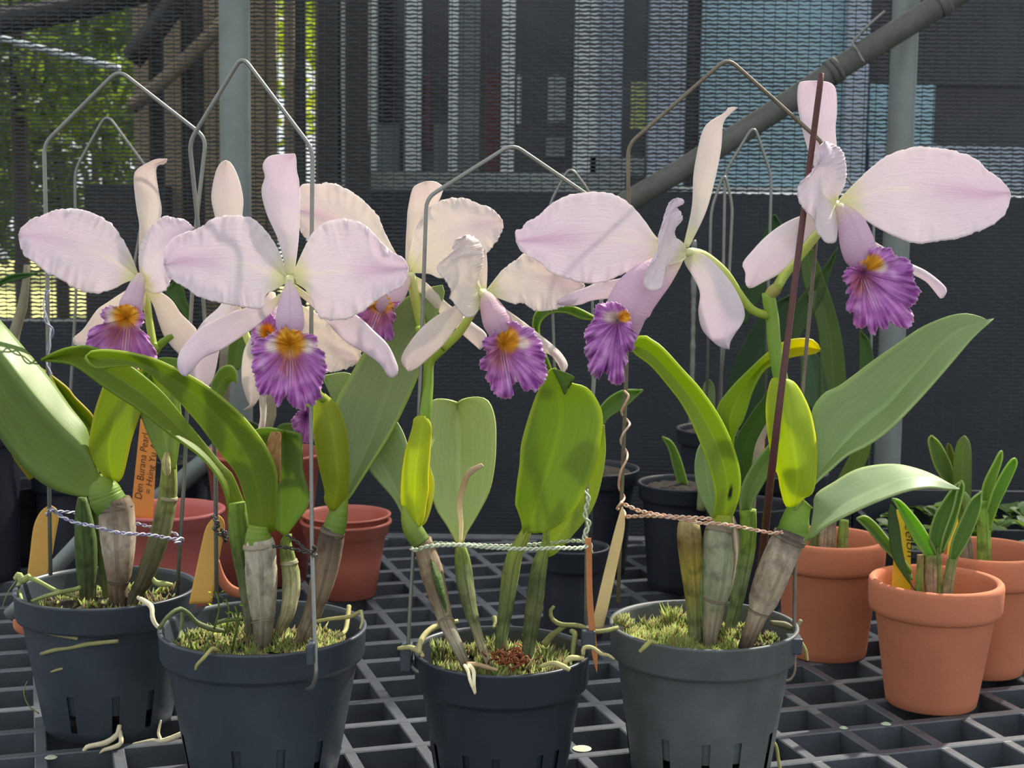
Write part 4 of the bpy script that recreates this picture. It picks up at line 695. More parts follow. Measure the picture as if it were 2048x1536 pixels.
leaf(D, [(1588, 1020), (1605, 995), (1632, 958), (1633, 893), (1622, 830), (1646, 788), (1682, 769), (1747, 720), (1793, 688), (1842, 655), (1891, 634), (1927, 627), (1956, 632), (1972, 640), (1988, 638)], [(1590, 1020), (1607, 996), (1630, 967), (1663, 937), (1695, 910), (1734, 891), (1777, 861), (1819, 819), (1858, 777), (1907, 721), (1949, 673), (1988, 638)], Y4, (124, 150, 92), mat='litleaf', mid=[(1589, 1020), (1606, 995), (1624, 968), (1656, 926), (1689, 887), (1728, 847), (1777, 808), (1819, 760), (1852, 724), (1884, 688), (1923, 659), (1988, 638)], dm=[.8, -.4, -1.4, -2, -2.4], d1=[.8, -.8, -1.6, -2.6, -2.4], d2=[.8, .8, .6, -.6, -2.4], rim=(156, 180, 110), N=44, p=1.1, rib=.5)
leaf(D, [(1581, 1012), (1571, 1009), (1561, 974), (1557, 949), (1547, 928), (1536, 865), (1533, 809), (1540, 767), (1547, 757), (1570, 758)], [(1590, 1012), (1607, 995), (1624, 985), (1631, 949), (1631, 886), (1621, 830), (1607, 795), (1589, 767), (1570, 758)], Y4, (156, 178, 40), mid=[(1586, 1012), (1594, 950), (1585, 880), (1575, 810), (1570, 758)], dm=[1.2, 2.2, 2.2, 1.2], d1=[.8, 1.2, 1.2, .9], d2=[.8, 1.0, 1.0, .8], rim=(196, 200, 60), p=1.7)
leaf(D, [(1612, 1080), (1622, 1060), (1628, 1020), (1632, 990), (1669, 965), (1708, 942), (1747, 932), (1793, 930), (1835, 939), (1868, 952), (1897, 968), (1918, 979)], [(1612, 1080), (1628, 1072), (1647, 1056), (1682, 1036), (1728, 1014), (1777, 994), (1819, 981), (1858, 976), (1897, 979), (1918, 979)], Y4+.01, (140, 162, 120), mat='litleaf', mid=[(1612, 1080), (1624, 1066), (1656, 1038), (1695, 1009), (1734, 990), (1770, 974), (1809, 959), (1858, 957), (1895, 968), (1918, 979)], dm=[.4, .6, .6, .4, 0], d1=[.4, -1.8, -2.2, -1.6, 0], d2=[.6, 2, 2.2, 1.6, 0], rim=(160, 180, 120), p=1., rib=.4)
stem(D, [(1536, 585, 13, .2), (1540, 610, 14, .2), (1545, 640, 13.5, .2), (1549, 690, 14, .4), (1558, 740, 15, .6), (1568, 790, 14, .8), (1572, 830, 12, .8)], Y4, c=((132, 166, 60), (110, 150, 52)))
tube('stalk_joint', [(1538, 592, 11, .3), (1546, 583, 13, .3), (1554, 576, 12, .3)], Y4, MT['stem'], D, [lin((156, 150, 80))])
for q in ([(1312, 1287, 4, 5.5), (1302, 1283, 4.5, 6), (1291, 1292, 5, 6.4), (1279, 1304, 3.5, 6.4)], [(1594, 1275, 2.6, 0), (1603, 1285, 3, 0), (1611, 1300, 3.4, 0), (1615, 1321, 2.8, 0)], [(1545, 1480, 3, 1), (1553, 1495, 3.4, 1), (1557, 1520, 3.6, 1), (1564, 1560, 3, 1)]): root(D, q, Y4, (158, 156, 88))
root(D, [(1540, 1245, 5), (1570, 1250, 7, 0), (1590, 1258, 5, 0), (1602, 1240, 4, -.4)], Y4, (110, 106, 76))
edge(D, (1443, 1056, 30, .7), (1441, 1066, 34, .8), Y4, (110, 104, 84)); edge(D, (1580, 1072, 33.6, .3), (1576, 1081, 34.8, .3), Y4, (56, 48, 44)); edge(D, (1430, 1196, 28.6, 1.1), (1429, 1201, 28.4, 1.1), Y4, (84, 76, 60)); edge(D, (1518, 1222, 23.6, 1.1), (1516.5, 1226, 23, 1.1), Y4, (90, 76, 60)); FF_ = .95
f = flower(D, [(1373, 505, 8, .2), (1385, 503, 8, -.4), (1412, 512, 8, -1.6), (1450, 545, 8.5, -2), (1480, 590, 8.5, -2.4), (1505, 620, 8.5, -2.8), (1537, 632, 8.5, -3.2)], FF_, 'left bloom of the tall plant, seen from its side with lip pointing down left')
sepal(f, 'sepal', [(1366, 495), (1384, 414), (1388, 344), (1403, 269), (1419, 244), (1448, 226), (1458, 214), (1475, 215)], [(1378, 495), (1415, 414), (1440, 310), (1446, 248), (1462, 226), (1475, 215)], FF_, CRM, dm=[0, -1, -1.2, -.6], d1=[0, -.8, -1, -.6], d2=[0, -.8, -1, -.6])
sepal(f, 'sepal', [(1300, 540), (1240, 557), (1200, 564), (1172, 575), (1143, 586), (1120, 598), (1116, 606)], [(1300, 575), (1245, 590), (1223, 596), (1183, 601), (1160, 609), (1125, 612), (1116, 606)], FF_, LIL, dm=[0, .2, .2], d1=[-.2, 0, 0], d2=[-.2, 0, 0])
petal(f, 'petal', [(1350, 500), (1260, 482), (1190, 476), (1110, 478), (1032, 483)], [(1350, 494), (1314, 475), (1286, 437), (1258, 406), (1229, 390), (1195, 383), (1160, 386), (1126, 394), (1097, 412), (1074, 434), (1054, 443), (1043, 457), (1031, 462), (1032, 483)], [(1350, 508), (1315, 512), (1286, 527), (1252, 545), (1223, 559), (1195, 567), (1160, 565), (1126, 555), (1097, 543), (1086, 529), (1063, 515), (1043, 503), (1032, 483)], FF_, dm=[0, .2, .4, .3], d1=[0, .1, .2, .3], d2=[0, .3, .7, .3], seed=9, pink=1., ruf=.12)
sepal(f, 'sepal', [(1372, 508), (1369, 525), (1387, 555), (1400, 586), (1397, 624), (1404, 658), (1424, 681), (1441, 694), (1458, 698)], [(1378, 500), (1412, 512), (1447, 546), (1473, 583), (1488, 618), (1487, 641), (1470, 667), (1460, 684), (1458, 698)], FF_, LIL, dm=[0, .4, .5], d1=[0, 0, .2], d2=[0, 0, .2])
lipt(f, [(1362, 512, 9, .3), (1345, 525, 20, .6), (1318, 546, 34, .9), (1288, 572, 43, 1.2), (1266, 598, 46, 1.4), (1254, 630, 44, 1.4), (1258, 662, 26, 1.2), (1264, 686, 8, 1)], FF_, c0=(224, 198, 218), c1=(206, 176, 196), flat=.7)
petal(f, 'petal', [(1371, 506), (1350, 508), (1334, 490), (1334, 455), (1342, 425), (1354, 396)], [(1373, 500), (1366, 486), (1350, 472), (1352, 455), (1364, 440), (1362, 425), (1350, 412), (1366, 408), (1366, 399), (1354, 396)], [(1372, 514), (1362, 524), (1335, 532), (1332, 543), (1322, 558), (1323, 575), (1305, 582), (1290, 575), (1287, 560), (1297, 535), (1312, 520), (1317, 503), (1316, 475), (1324, 449), (1330, 426), (1339, 404), (1354, 396)], FF_, dm=[.4, 2.0, 2.6, 2.2], d1=[.2, 1.2, 1.2, 1.6], d2=[.8, 3.2, 3.4, 2], seed=10, pink=.2)
lipf('lip', f, [(1195, 609), (1209, 606), (1226, 604), (1243, 610), (1258, 626), (1261, 641), (1266, 661), (1274, 669), (1268, 684), (1269, 698), (1258, 704), (1243, 701), (1255, 718), (1252, 730), (1238, 735), (1238, 747), (1249, 758), (1243, 767), (1229, 770), (1218, 761), (1215, 750), (1206, 744), (1198, 757), (1186, 752), (1175, 735), (1178, 721), (1168, 704), (1172, 687), (1168, 669), (1172, 658), (1183, 644), (1189, 629), (1189, 618)], 1236, 642, FF_-.034, yel=[(1251, 633, 14, 11)], wht=[(1226, 634, 24, 15)], seed=4, lobe=.9, ruf=.42)
FG = 1.0
f = flower(D, [(1672, 408, 9, .3), (1668, 425, 9, -.6), (1645, 455, 9, -1), (1605, 505, 9.5, -.6), (1572, 545, 10, .4), (1550, 582, 10, 1.4)], FG, 'right bloom of the tall plant, with the maroon stake before its top sepal')
sepal(f, 'sepal', [(1668, 405), (1631, 338), (1612, 286), (1601, 241), (1595, 204), (1597, 170), (1606, 163), (1634, 162)], [(1677, 402), (1680, 340), (1673, 286), (1671, 252), (1674, 223), (1672, 180), (1660, 166), (1634, 162)], FG, LIL, dm=[-.2, -2, -2.4, -1.8], d1=[-.2, -1.8, -2.2, -1.4], d2=[-.2, -1.8, -2.2, -1.4])
sepal(f, 'sepal', [(1705, 462), (1760, 490), (1800, 518), (1822, 528), (1850, 541), (1876, 560), (1893, 579), (1887, 595)], [(1700, 480), (1760, 512), (1800, 541), (1828, 550), (1853, 564), (1872, 586), (1880, 596), (1887, 595)], FG, LIL, dm=[-.6, -1.8, -2], d1=[-.6, -2, -2.2], d2=[-.6, -2, -2.2])
petal(f, 'petal', [(1676, 408), (1740, 385), (1800, 376), (1880, 378), (1960, 388), (2021, 386)], [(1677, 402), (1683, 393), (1720, 356), (1757, 323), (1794, 303), (1835, 294), (1879, 296), (1924, 306), (1954, 319), (1972, 338), (1994, 353), (2017, 376), (2021, 386)], [(1678, 413), (1690, 416), (1727, 438), (1757, 457), (1794, 475), (1831, 487), (1868, 484), (1905, 479), (1939, 470), (1979, 453), (2005, 434), (2018, 410), (2021, 386)], FG, dm=[0, -.2, -.1, .4], d1=[0, 0, .3, .4], d2=[0, .1, .5, .5], seed=11, pink=.9, ruf=.12)
sepal(f, 'sepal', [(1662, 420), (1640, 424), (1616, 427), (1571, 445), (1534, 471), (1505, 501), (1485, 527), (1491, 545), (1491, 566), (1498, 576)], [(1660, 435), (1645, 445), (1625, 465), (1608, 486), (1586, 520), (1556, 549), (1527, 564), (1508, 574), (1498, 576)], FG, LIL, dm=[-.2, .9, 1.2], d1=[-.2, .6, 1.0], d2=[-.2, .6, 1.0])
lipt(f, [(1676, 412, 9, .6), (1688, 426, 18, .9), (1703, 450, 28, 1.3), (1714, 485, 34, 1.6), (1722, 512, 33, 1.6), (1726, 530, 24, 1.4)], FG, c0=(222, 196, 216))
petal(f, 'petal', [(1671, 407), (1655, 398), (1642, 380), (1642, 345), (1648, 315), (1650, 282)], [(1673, 400), (1690, 367), (1692, 330), (1684, 301), (1668, 290), (1650, 282)], [(1669, 412), (1680, 442), (1676, 457), (1672, 482), (1657, 487), (1638, 471), (1631, 453), (1629, 442), (1612, 423), (1597, 401), (1595, 379), (1603, 362), (1620, 353), (1625, 338), (1638, 327), (1629, 308), (1634, 297), (1650, 282)], FG, dm=[.4, 1.8, 2.2, 2.0], d1=[.2, .6, .8, 1.4], d2=[.6, 2.4, 2.8, 2.2], seed=12, pink=.2)
lipf('lip', f, [(1749, 495), (1764, 495), (1783, 497), (1787, 508), (1798, 514), (1813, 516), (1825, 531), (1827, 549), (1831, 568), (1842, 583), (1835, 594), (1833, 605), (1820, 616), (1827, 631), (1825, 646), (1816, 657), (1794, 653), (1779, 644), (1777, 653), (1768, 662), (1757, 653), (1749, 670), (1738, 664), (1735, 651), (1723, 657), (1710, 653), (1707, 635), (1723, 631), (1716, 622), (1697, 625), (1692, 609), (1705, 594), (1692, 585), (1696, 572), (1686, 560), (1688, 546), (1697, 534), (1716, 531), (1727, 514), (1735, 503)], 1724, 545, FG-.026, yel=[(1744, 525, 20, 15)], wht=[(1762, 534, 16, 14)], dark=(1722, 566, 22, 26), streak=((1724, 550), (1756, 628)), seed=7, lobe=.7)
# ------------------------------------------------------------------ pots, hangers, tags and plants around and behind
def G(x, y):
    p = P(x, y, 1); k = -CAMH/(p.z-CAMH); return p.x*k, k           # where a bench-top pixel stands
gx, gy = G(1852, 1432)
T = thing('potted_orchid', 'small orchid with strap leaves in the nearest terracotta pot at right', 'potted plant', (P(1866, 1300, gy+.033).x, gy+.033, 0), 'orchids in terracotta pots')
tx, ty = ORG[T.name].x, ORG[T.name].y; clay(T, tx, ty, .0492, .0955, .0335, .0255); soilf(T, tx, ty, .062, .036, 7)
YT = ty
bulb(T, [(1861, 1110, 13), (1861, 1130, 13), (1861, 1155, 13.5), (1862, 1200, 12)], YT, [(120, 140, 70), (150, 128, 100), (160, 146, 120), (150, 140, 110)])
bulb(T, [(1905, 1118, 9), (1900, 1145, 11), (1894, 1180, 12), (1892, 1205, 12)], YT, [(110, 134, 70), (140, 140, 100), (172, 166, 140)])
bulb(T, [(1841, 1110, 7), (1840, 1135, 7), (1838, 1170, 8), (1838, 1205, 8)], YT, [(150, 130, 90), (120, 150, 70), (110, 140, 70)])
bulb(T, [(1877, 1095, 4), (1878, 1130, 5), (1878, 1200, 5)], YT, [(120, 140, 80), (130, 150, 80)])
leaf(T, [(1832, 1185), (1806, 1150), (1786, 1115), (1777, 1060), (1777, 1025), (1782, 1008)], [(1838, 1185), (1822, 1165), (1806, 1105), (1799, 1054), (1790, 1018), (1782, 1008)], YT-.005, (66, 92, 46), dm=0.)
leaf(T, [(1864, 1134), (1850, 1110), (1828, 1080), (1805, 1035), (1793, 1010), (1784, 997)], [(1882, 1130), (1870, 1097), (1850, 1060), (1828, 1030), (1802, 1003), (1784, 997)], YT, (104, 150, 50), rim=(150, 180, 90))
leaf(T, [(1824, 1160), (1792, 1122), (1765, 1095), (1740, 1065), (1713, 1037)], [(1822, 1140), (1792, 1096), (1775, 1075), (1750, 1045), (1730, 1032), (1713, 1037)], YT+.01, (96, 124, 62), rim=(150, 170, 110))
leaf(T, [(1872, 1112), (1858, 1080), (1868, 1035), (1888, 1000), (1908, 974), (1920, 965)], [(1880, 1098), (1894, 1060), (1908, 1012), (1918, 982), (1920, 965)], YT, (84, 116, 60), rim=(140, 166, 100))
leaf(T, [(1879, 1108), (1887, 1070), (1905, 1020), (1915, 980), (1923, 961)], [(1887, 1102), (1906, 1060), (1921, 1010), (1928, 975), (1923, 961)], YT-.003, (92, 124, 64), rim=(150, 176, 110))
leaf(T, [(1898, 1122), (1905, 1080), (1925, 1032), (1942, 1000), (1963, 983)], [(1910, 1124), (1932, 1090), (1950, 1052), (1962, 1012), (1963, 983)], YT, (86, 118, 62), rim=(150, 174, 110))
ax, ay = G(1650, 1328)
T2 = thing('potted_orchid', 'terracotta pot of grey orchid stems just behind the rightmost black pot', 'potted plant', (P(1652, 1240, ay+.034).x, ay+.034, 0), 'orchids in terracotta pots')
tx, ty = ORG[T2.name].x, ORG[T2.name].y; clay(T2, tx, ty, .0465, .099, .034, .026); soilf(T2, tx, ty, .068, .036, 8)
for (x, c) in ((1628, GRN), (1642, (170, 160, 136)), (1658, GREY), (1683, (128, 150, 66))):
    bulb(T2, [(x+6, 1040, 9), (x+3, 1070, 11), (x, 1110, 11), (x-3, 1150, 10)], ty, [c, mix(c, GREY, .4)])
bx, by = G(1985, 1365)
T3 = thing('potted_orchid', 'young upright orchid in the terracotta pot cut by the right edge', 'potted plant', (P(1962, 1270, by+.036).x, by+.036, 0), 'orchids in terracotta pots')
tx, ty = ORG[T3.name].x, ORG[T3.name].y; clay(T3, tx, ty, .0485, .1, .034, .0265); soilf(T3, tx, ty, .075, .036, 9)
bulb(T3, [(1967, 1000, 10), (1966, 1035, 13), (1968, 1080, 14), (1968, 1130, 14), (1968, 1170, 13)], ty-.01, [(120, 160, 60), (116, 150, 60), (130, 156, 70), (136, 170, 80)], ridge=.01)
bulb(T3, [(1924, 1058, 10), (1930, 1085, 14), (1932, 1120, 14), (1932, 1160, 13)], ty, [(140, 130, 110), (150, 140, 124), (140, 124, 104)])
leaf(T3, [(1900, 985), (1884, 958), (1868, 930), (1858, 893), (1857, 878), (1863, 871)], [(1912, 975), (1907, 945), (1898, 918), (1880, 886), (1863, 871)], ty+.01, (94, 122, 58), rim=(150, 174, 90))
leaf(T3, [(1905, 960), (1894, 925), (1893, 900), (1896, 887)], [(1914, 955), (1910, 920), (1903, 895), (1896, 887)], ty+.015, (110, 124, 60))
leaf(T3, [(1916, 1062), (1912, 1010), (1907, 960), (1907, 920), (1915, 885), (1929, 872)], [(1934, 1060), (1940, 1000), (1942, 960), (1942, 910), (1938, 884), (1929, 872)], ty, (100, 122, 60), dm=.3)
leaf(T3, [(1958, 1030), (1960, 1005), (1968, 965), (1985, 930), (1998, 906), (2004, 902)], [(1972, 1030), (1978, 1000), (1992, 960), (2004, 920), (2004, 902)], ty-.01, (110, 142, 66), rim=(150, 180, 100))
leaf(T3, [(1966, 1040), (1978, 1005), (1986, 980), (2005, 943), (2022, 920), (2031, 917)], [(1980, 1060), (1996, 1015), (2010, 985), (2027, 948), (2034, 928), (2031, 917)], ty-.014, (100, 140, 54), rim=(150, 184, 90))
tube('bud_sheath', [(1925, 985, 6), (1932, 1000, 9), (1935, 1030, 7)], ty-.008, MT['stem'], T3, [lin((110, 140, 66))])

# plastic pots left of centre
def ppot(name, label, x, yb, R, H, rb, mat, rims=1, group=None, pot=None):
    qx, qy = G(x, yb); cx, cyy = P(x, yb-60, qy+rb).x, qy+rb
    t = thing(name, label, 'pot', (cx, cyy, 0), group)
    pr = [(0, .003), (rb-.002, .003), (rb-.002, 0), (rb, .001)]
    zb = H-.013; rw = R-.004
    pr += [(rb+(rw-rb)*.55, zb*.55), (rw, zb-.001), (R-.0015, zb), (R, H-.0035), (R+.0018, H-.0025), (R+.0018, H-.0005), (R, H), (R-.0025, H), (R-.0035, H-.006), (rw-.003, zb-.004), (rb-.002, .012), (0, .012)]
    lathe('pot', pr, cx, cyy, mat, t, 56)
    if rims > 1:
        z2 = H+.006; lathe('inner_pot', [(rw-.005, H-.02), (R-.004, H-.002), (R-.0015, z2-.002), (R+.001, z2-.0015), (R+.001, z2), (R-.002, z2), (R-.003, z2-.004), (rw-.006, H-.02), (rb, H*.5), (0, H*.5)], cx, cyy, mat, t, 56)
    return t, cx, cyy
ppot('nested_pots', 'two nested brick-red plastic pots, empty, standing on the grating', 692, 1205, .0415, .073, .0285, MT['red'], 2, 'red plastic pots')
ppot('plastic_pot', 'wide salmon-pink plastic pot behind the leftmost black pot', 340, 1262, .0475, .101, .036, MT['pink'], 1, 'red plastic pots')
ppot('plastic_pot', 'tall brick-red plastic pot behind the front bloom\'s stems', 528, 1178, .058, .128, .042, M_('dull_red_plastic', lin((150, 74, 62)), .5), 1, 'red plastic pots')
o = tube('pot_rim', [(434, 1120, 5), (440, 1150, 9), (452, 1172, 11), (470, 1184, 11), (500, 1190, 9)], 1.15, MT['terra'], None, seg=10, flat=.5)
tag(o, 'curved piece of orange clay rim behind the second black pot', 'pot shard')
tag(tube('pot_rim', [(30, 1238, 5), (38, 1252, 12), (52, 1262, 10), (62, 1268, 4)], 1.12, MT['terra'], None, seg=10, flat=.5), 'orange clay rim peeping out left of the leftmost black pot', 'pot shard')
def bpot(x, yb, R, H, rb, label):
    qx, qy = G(x, yb); cx, cyy = P(x, yb-80, qy+rb).x, qy+rb
    t = thing('plastic_pot', label, 'pot', (cx, cyy, 0), 'dark plastic pots at the back')
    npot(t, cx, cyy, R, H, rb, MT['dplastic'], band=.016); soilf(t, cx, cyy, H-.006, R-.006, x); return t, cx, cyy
t5, x5, y5 = bpot(1366, 1190, .0455, .104, .034, 'black pot with a slim young leaf behind the rightmost front pot')
leaf(t5, [(1378, 1035), (1362, 985), (1348, 940), (1338, 900), (1324, 873)], [(1392, 1035), (1380, 985), (1362, 920), (1345, 885), (1324, 873)], y5, (98, 128, 60), rim=(140, 166, 90))
leaf(t5, [(1398, 1030), (1402, 985), (1410, 960)], [(1412, 1030), (1418, 990), (1410, 960)], y5-.01, (96, 122, 60))
for i in range(26):
    r_ = random.Random(i); plantlet(t5, 1320+r_.random()*70, 1000+r_.random()*12, y5-.01, 5, i) if i < 3 else None
bpot(1172, 1162, .052, .108, .040, 'black pot in shadow behind the broad-leaved centre orchid')
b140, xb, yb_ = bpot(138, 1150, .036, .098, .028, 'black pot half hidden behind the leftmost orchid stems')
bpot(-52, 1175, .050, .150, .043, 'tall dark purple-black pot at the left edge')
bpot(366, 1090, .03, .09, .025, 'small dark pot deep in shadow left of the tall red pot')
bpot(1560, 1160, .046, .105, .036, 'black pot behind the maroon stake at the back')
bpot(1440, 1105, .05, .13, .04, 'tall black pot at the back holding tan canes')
# seedling tray
qx, qy = G(1950, 1118)
tr = thing('seedling_tray', 'black tray crowded with small green seedlings at far right', 'tray', (P(2000, 1060, 1.5).x, 1.5, 0))
lx, rx = P(1800, 1060, 1.44).x, .80
for nm, a, b in (('tray_wall', (lx, 1.425, 0), (rx, 1.432, .05)), ('tray_wall', (lx, 1.64, 0), (rx, 1.647, .07)), ('tray_wall', (lx, 1.425, 0), (lx+.006, 1.647, .05)), ('tray_floor', (lx, 1.425, .004), (rx, 1.647, .02)), ('tray_rim', (lx, 1.418, .046), (rx, 1.428, .052)), ('tray_divider', (lx, 1.53, .02), (rx, 1.536, .05))): box(nm, a, b, MT['dplastic'], tr)
rnd = random.Random(4)
for i in range(64):
    x, y = lx+.02+rnd.random()*(rx-lx-.03), 1.44+rnd.random()*.19
    V, Fc, C = [], [], []; a0 = rnd.random()*6.28
    for k in range(4):
        a = a0+k*1.6+rnd.random()*.5; L = .016+.016*rnd.random(); d = Vector((math.cos(a), math.sin(a), .55+rnd.random()*.7)).normalized(); e = d.cross(Vector((0, 0, 1))).normalized(); p0 = Vector((x, y, .04+rnd.random()*.012)); n0 = len(V)
        g = lin(mix((66, 98, 54), (112, 142, 84), rnd.random()))
        for s, w in ((0, .1), (.3, .3), (.6, .34), (.85, .2), (1, .02)):
            c = p0+d*L*s+Vector((0, 0, -.012*s*s)); V += [c-e*L*w, c-Vector((0, 0, .0015)), c+e*L*w]; C += [g]*3
        for s in range(4):
            for m in (0, 1): q = n0+s*3+m; Fc.append((q, q+1, q+4, q+3))
    mesh('seedling', V, Fc, MT['leaf'], tr, C)

# wire hangers
def hanger(label, pts, r, Y, mat='wire', rad=22): return tag(wire('wire_hanger', pts, r, Y, MT[mat], None, rad), label, 'wire hanger', 'wire plant hangers')
hanger('grey wire hanger framing the leftmost orchid, apex before the sunlit trees', [(101, 1150, -1.5), (97, 900, -1), (95, 560, -1), (88, 288, -1), (237, 140, -.4), (412, 276, 0), (392, 450, 0), (378, 700, 0), (370, 930, 0), (353, 1205, 0)], 4.3, 1.07)
hanger('tallest grey wire hanger, peak crossing the pale upright pole, legs in the second pot', [(433, 1195, -4.5), (431, 930, -4), (395, 440, -1.5), (379, 284, -.8), (484, 112, 0), (625, 298, .8), (623, 560, 1.6), (622, 850, 3), (624, 1100, 4.6), (630, 1290, 6.8), (633, 1350, 7.2), (624, 1376, 6.6), (610, 1380, 5.4)], 4.4, .965)
hanger('wire hanger of the centre pot with a low wide peak', [(845, 1346, 2), (828, 1340, 1.5), (817, 1318, 0), (817, 1270, 0), (828, 1080, 0), (843, 690, -.4), (853, 396, -1.6), (1025, 288, -4.0), (1222, 422, -6), (1192, 700, -4.2), (1174, 960, -2), (1172, 1262, -.4)], 4.2, .95)
hanger('browned wire hanger of the tall plant, peak against the blue panel', [(1236, 1205, -3), (1243, 1000, -3), (1252, 760, -3), (1257, 520, -3), (1256, 290, -2.6), (1455, 116, -2.8), (1650, 290, -3.4), (1632, 480, -2.6), (1598, 860, -1.4), (1591, 1060, -.6), (1588, 1290, .4), (1589, 1345, 1), (1578, 1362, 1.4), (1558, 1360, 1.8)], 4.0, .985, 'rust')
hanger('thin distant wire hanger among the tree leaves at left', [(108, 1060), (140, 800), (152, 600), (150, 340), (213, 227), (300, 345), (240, 700), (172, 1060)], 3.0, yb_)
hanger('small distant wire hanger peeping over the side bloom\'s left petal', [(1118, 1130), (1108, 700), (1098, 410), (1140, 331), (1182, 388), (1186, 700), (1182, 1130)], 2.8, 1.30)
hanger('far wire hanger whose peak meets the slanting pipe', [(1438, 960), (1444, 700), (1450, 345), (1508, 249), (1543, 352), (1538, 520), (1530, 800)], 3.0, 1.40)
hanger('far narrow wire hanger with a low peak left of the maroon stake', [(1412, 860), (1422, 420), (1449, 343), (1465, 412), (1454, 640), (1432, 850)], 3.0, 1.36)
hanger('far wire hanger showing only beside the right bloom\'s top petal', [(1616, 460), (1640, 420), (1660, 320), (1690, 352), (1748, 420), (1742, 700), (1735, 1000)], 2.8, 1.44)
# lugs that hold the wires
box('lug', P(1578, 1278, .956), P(1597, 1298, .970), MT['plastic'], D, .001)
box('lug', P(612, 1292, .886), P(634, 1316, .9025), MT['plastic'], B, .001)
box('lug', P(800, 1298, .938), P(826, 1328, .956), MT['plastic'], C_, .001); box('lug', P(1164, 1262, .94), P(1188, 1284, .956), MT['plastic'], C_, .001)
# stake
tag(tube('stake', [(1643, 146, 5.5, -.2), (1640, 170, 6, -.2), (1608, 420, 6.4, 0), (1565, 760, 7, 3.0), (1546, 920, 8, 2.6), (1538, 990, 8, 1), (1527, 1090, 8.5, -2.5), (1512, 1230, 8.5, -4)], .985, MT['stake'], None, seg=10, n=30), 'thin maroon stake leaning up through the rightmost plant', 'stake')

# twisted ties
VIO = (lin((128, 124, 160)), lin((196, 196, 206))); BLKT = (lin((46, 46, 48)), lin((70, 68, 66))); GW = (lin((208, 208, 186)), lin((176, 196, 160))); CPR = (lin((206, 156, 126)), lin((222, 196, 176)))
def tie(label, pts, Y, cols, **k): return tag(twist('twist_tie', pts, Y, MT['tie'], None, ncol=cols, **k), label, 'twist tie')
tie('violet-grey twisted tie round the leftmost stems between two hanger legs', [(92, 1030, 1), (105, 1018, 2), (118, 1030, 1.5), (150, 1045, 3.2), (190, 1053, 4), (240, 1066, 4.6), (300, 1070, 3.6), (345, 1078, 2.6), (364, 1078, 1.4), (362, 1086, 0), (350, 1084, .8)], 1.06, VIO, r=1.8, amp=2.4)
tie('upper strand of violet-grey tie behind the leftmost stems', [(96, 1022, 0), (130, 1024, -1), (160, 1027, -3), (240, 1040, -4), (300, 1054, -3), (346, 1066, -1.6), (362, 1078, -.6)], 1.06, VIO, r=1.7, amp=2.2)
tie('violet tie spiralled round the left leg of the leftmost hanger', [(96, 580, -.4), (90, 600, -.5), (92, 640, -.5), (104, 660, -.5), (98, 690, -.5), (96, 720, -.5), (101, 750, -.5)], 1.07, VIO, r=1.8, amp=3, pitch=60)
tie('dark tie from the pale stem to the wire in front of the second pot', [(545, 1093, 3.8), (580, 1096, 3), (612, 1104, 4.2), (630, 1100, 5.2), (626, 1092, 5.6)], .965, BLKT, r=1.8, amp=2.4)
tie('dark tie sloping down from the small leaf to the second pot\'s wire', [(574, 1070, 1.6), (592, 1082, 2), (610, 1098, 4), (628, 1112, 5.2), (634, 1108, 5)], .965, BLKT, r=1.6, amp=2.2)
tie('tangled dark tie knotted on the wire at the ochre tag', [(425, 1030, -3.4), (432, 1042, -3), (438, 1050, -3.2), (428, 1056, -3), (436, 1066, -3), (446, 1072, -3.2), (452, 1084, -3.6), (444, 1060, -3.4), (470, 1086, -2.6)], .965, BLKT, r=2, amp=3, pitch=18)
tie('pale green twisted tie across the centre stems, front strand', [(822, 1096, 1), (832, 1100, 2), (860, 1092, 3.4), (920, 1090, 3.6), (980, 1095, 3.6), (1050, 1098, 3.4), (1110, 1096, 3), (1160, 1096, 1.4), (1178, 1090, .6)], .95, GW, r=2.3, amp=2.6, pitch=22)
tie('pale green twisted tie across the centre stems, back strand', [(828, 1092, -.4), (850, 1086, -2), (920, 1088, -2.6), (1000, 1092, -2.4), (1080, 1088, -2.4), (1140, 1082, -2), (1176, 1084, -1)], .95, GW, r=2.0, amp=2.4, pitch=22)
tie('green and white tie wound up the centre hanger\'s right leg', [(1172, 980, -.6), (1176, 1000, -.4), (1170, 1030, -.4), (1178, 1050, -.4), (1168, 1072, -.3), (1180, 1090, 0), (1182, 1106, 0)], .95, GW, r=2.3, amp=3.4, pitch=34)
tie('copper twisted tie round the tall plant\'s stems, upper strand', [(1240, 1005, -2.6), (1256, 1012, -2), (1280, 1022, -1), (1320, 1030, .6), (1360, 1034, 3.2), (1400, 1036, 3.2), (1424, 1038, 2.2)], .985, CPR, r=2, amp=2.6)
tie('copper twisted tie round the tall plant\'s stems, lower strand', [(1244, 1034, -2.4), (1300, 1032, 0), (1350, 1036, 2.8), (1400, 1046, 3.2), (1424, 1046, 2.4), (1470, 1052, 2.6), (1510, 1060, 2.4), (1545, 1066, 3), (1565, 1064, 3.6)], .985, CPR, r=2, amp=2.4)
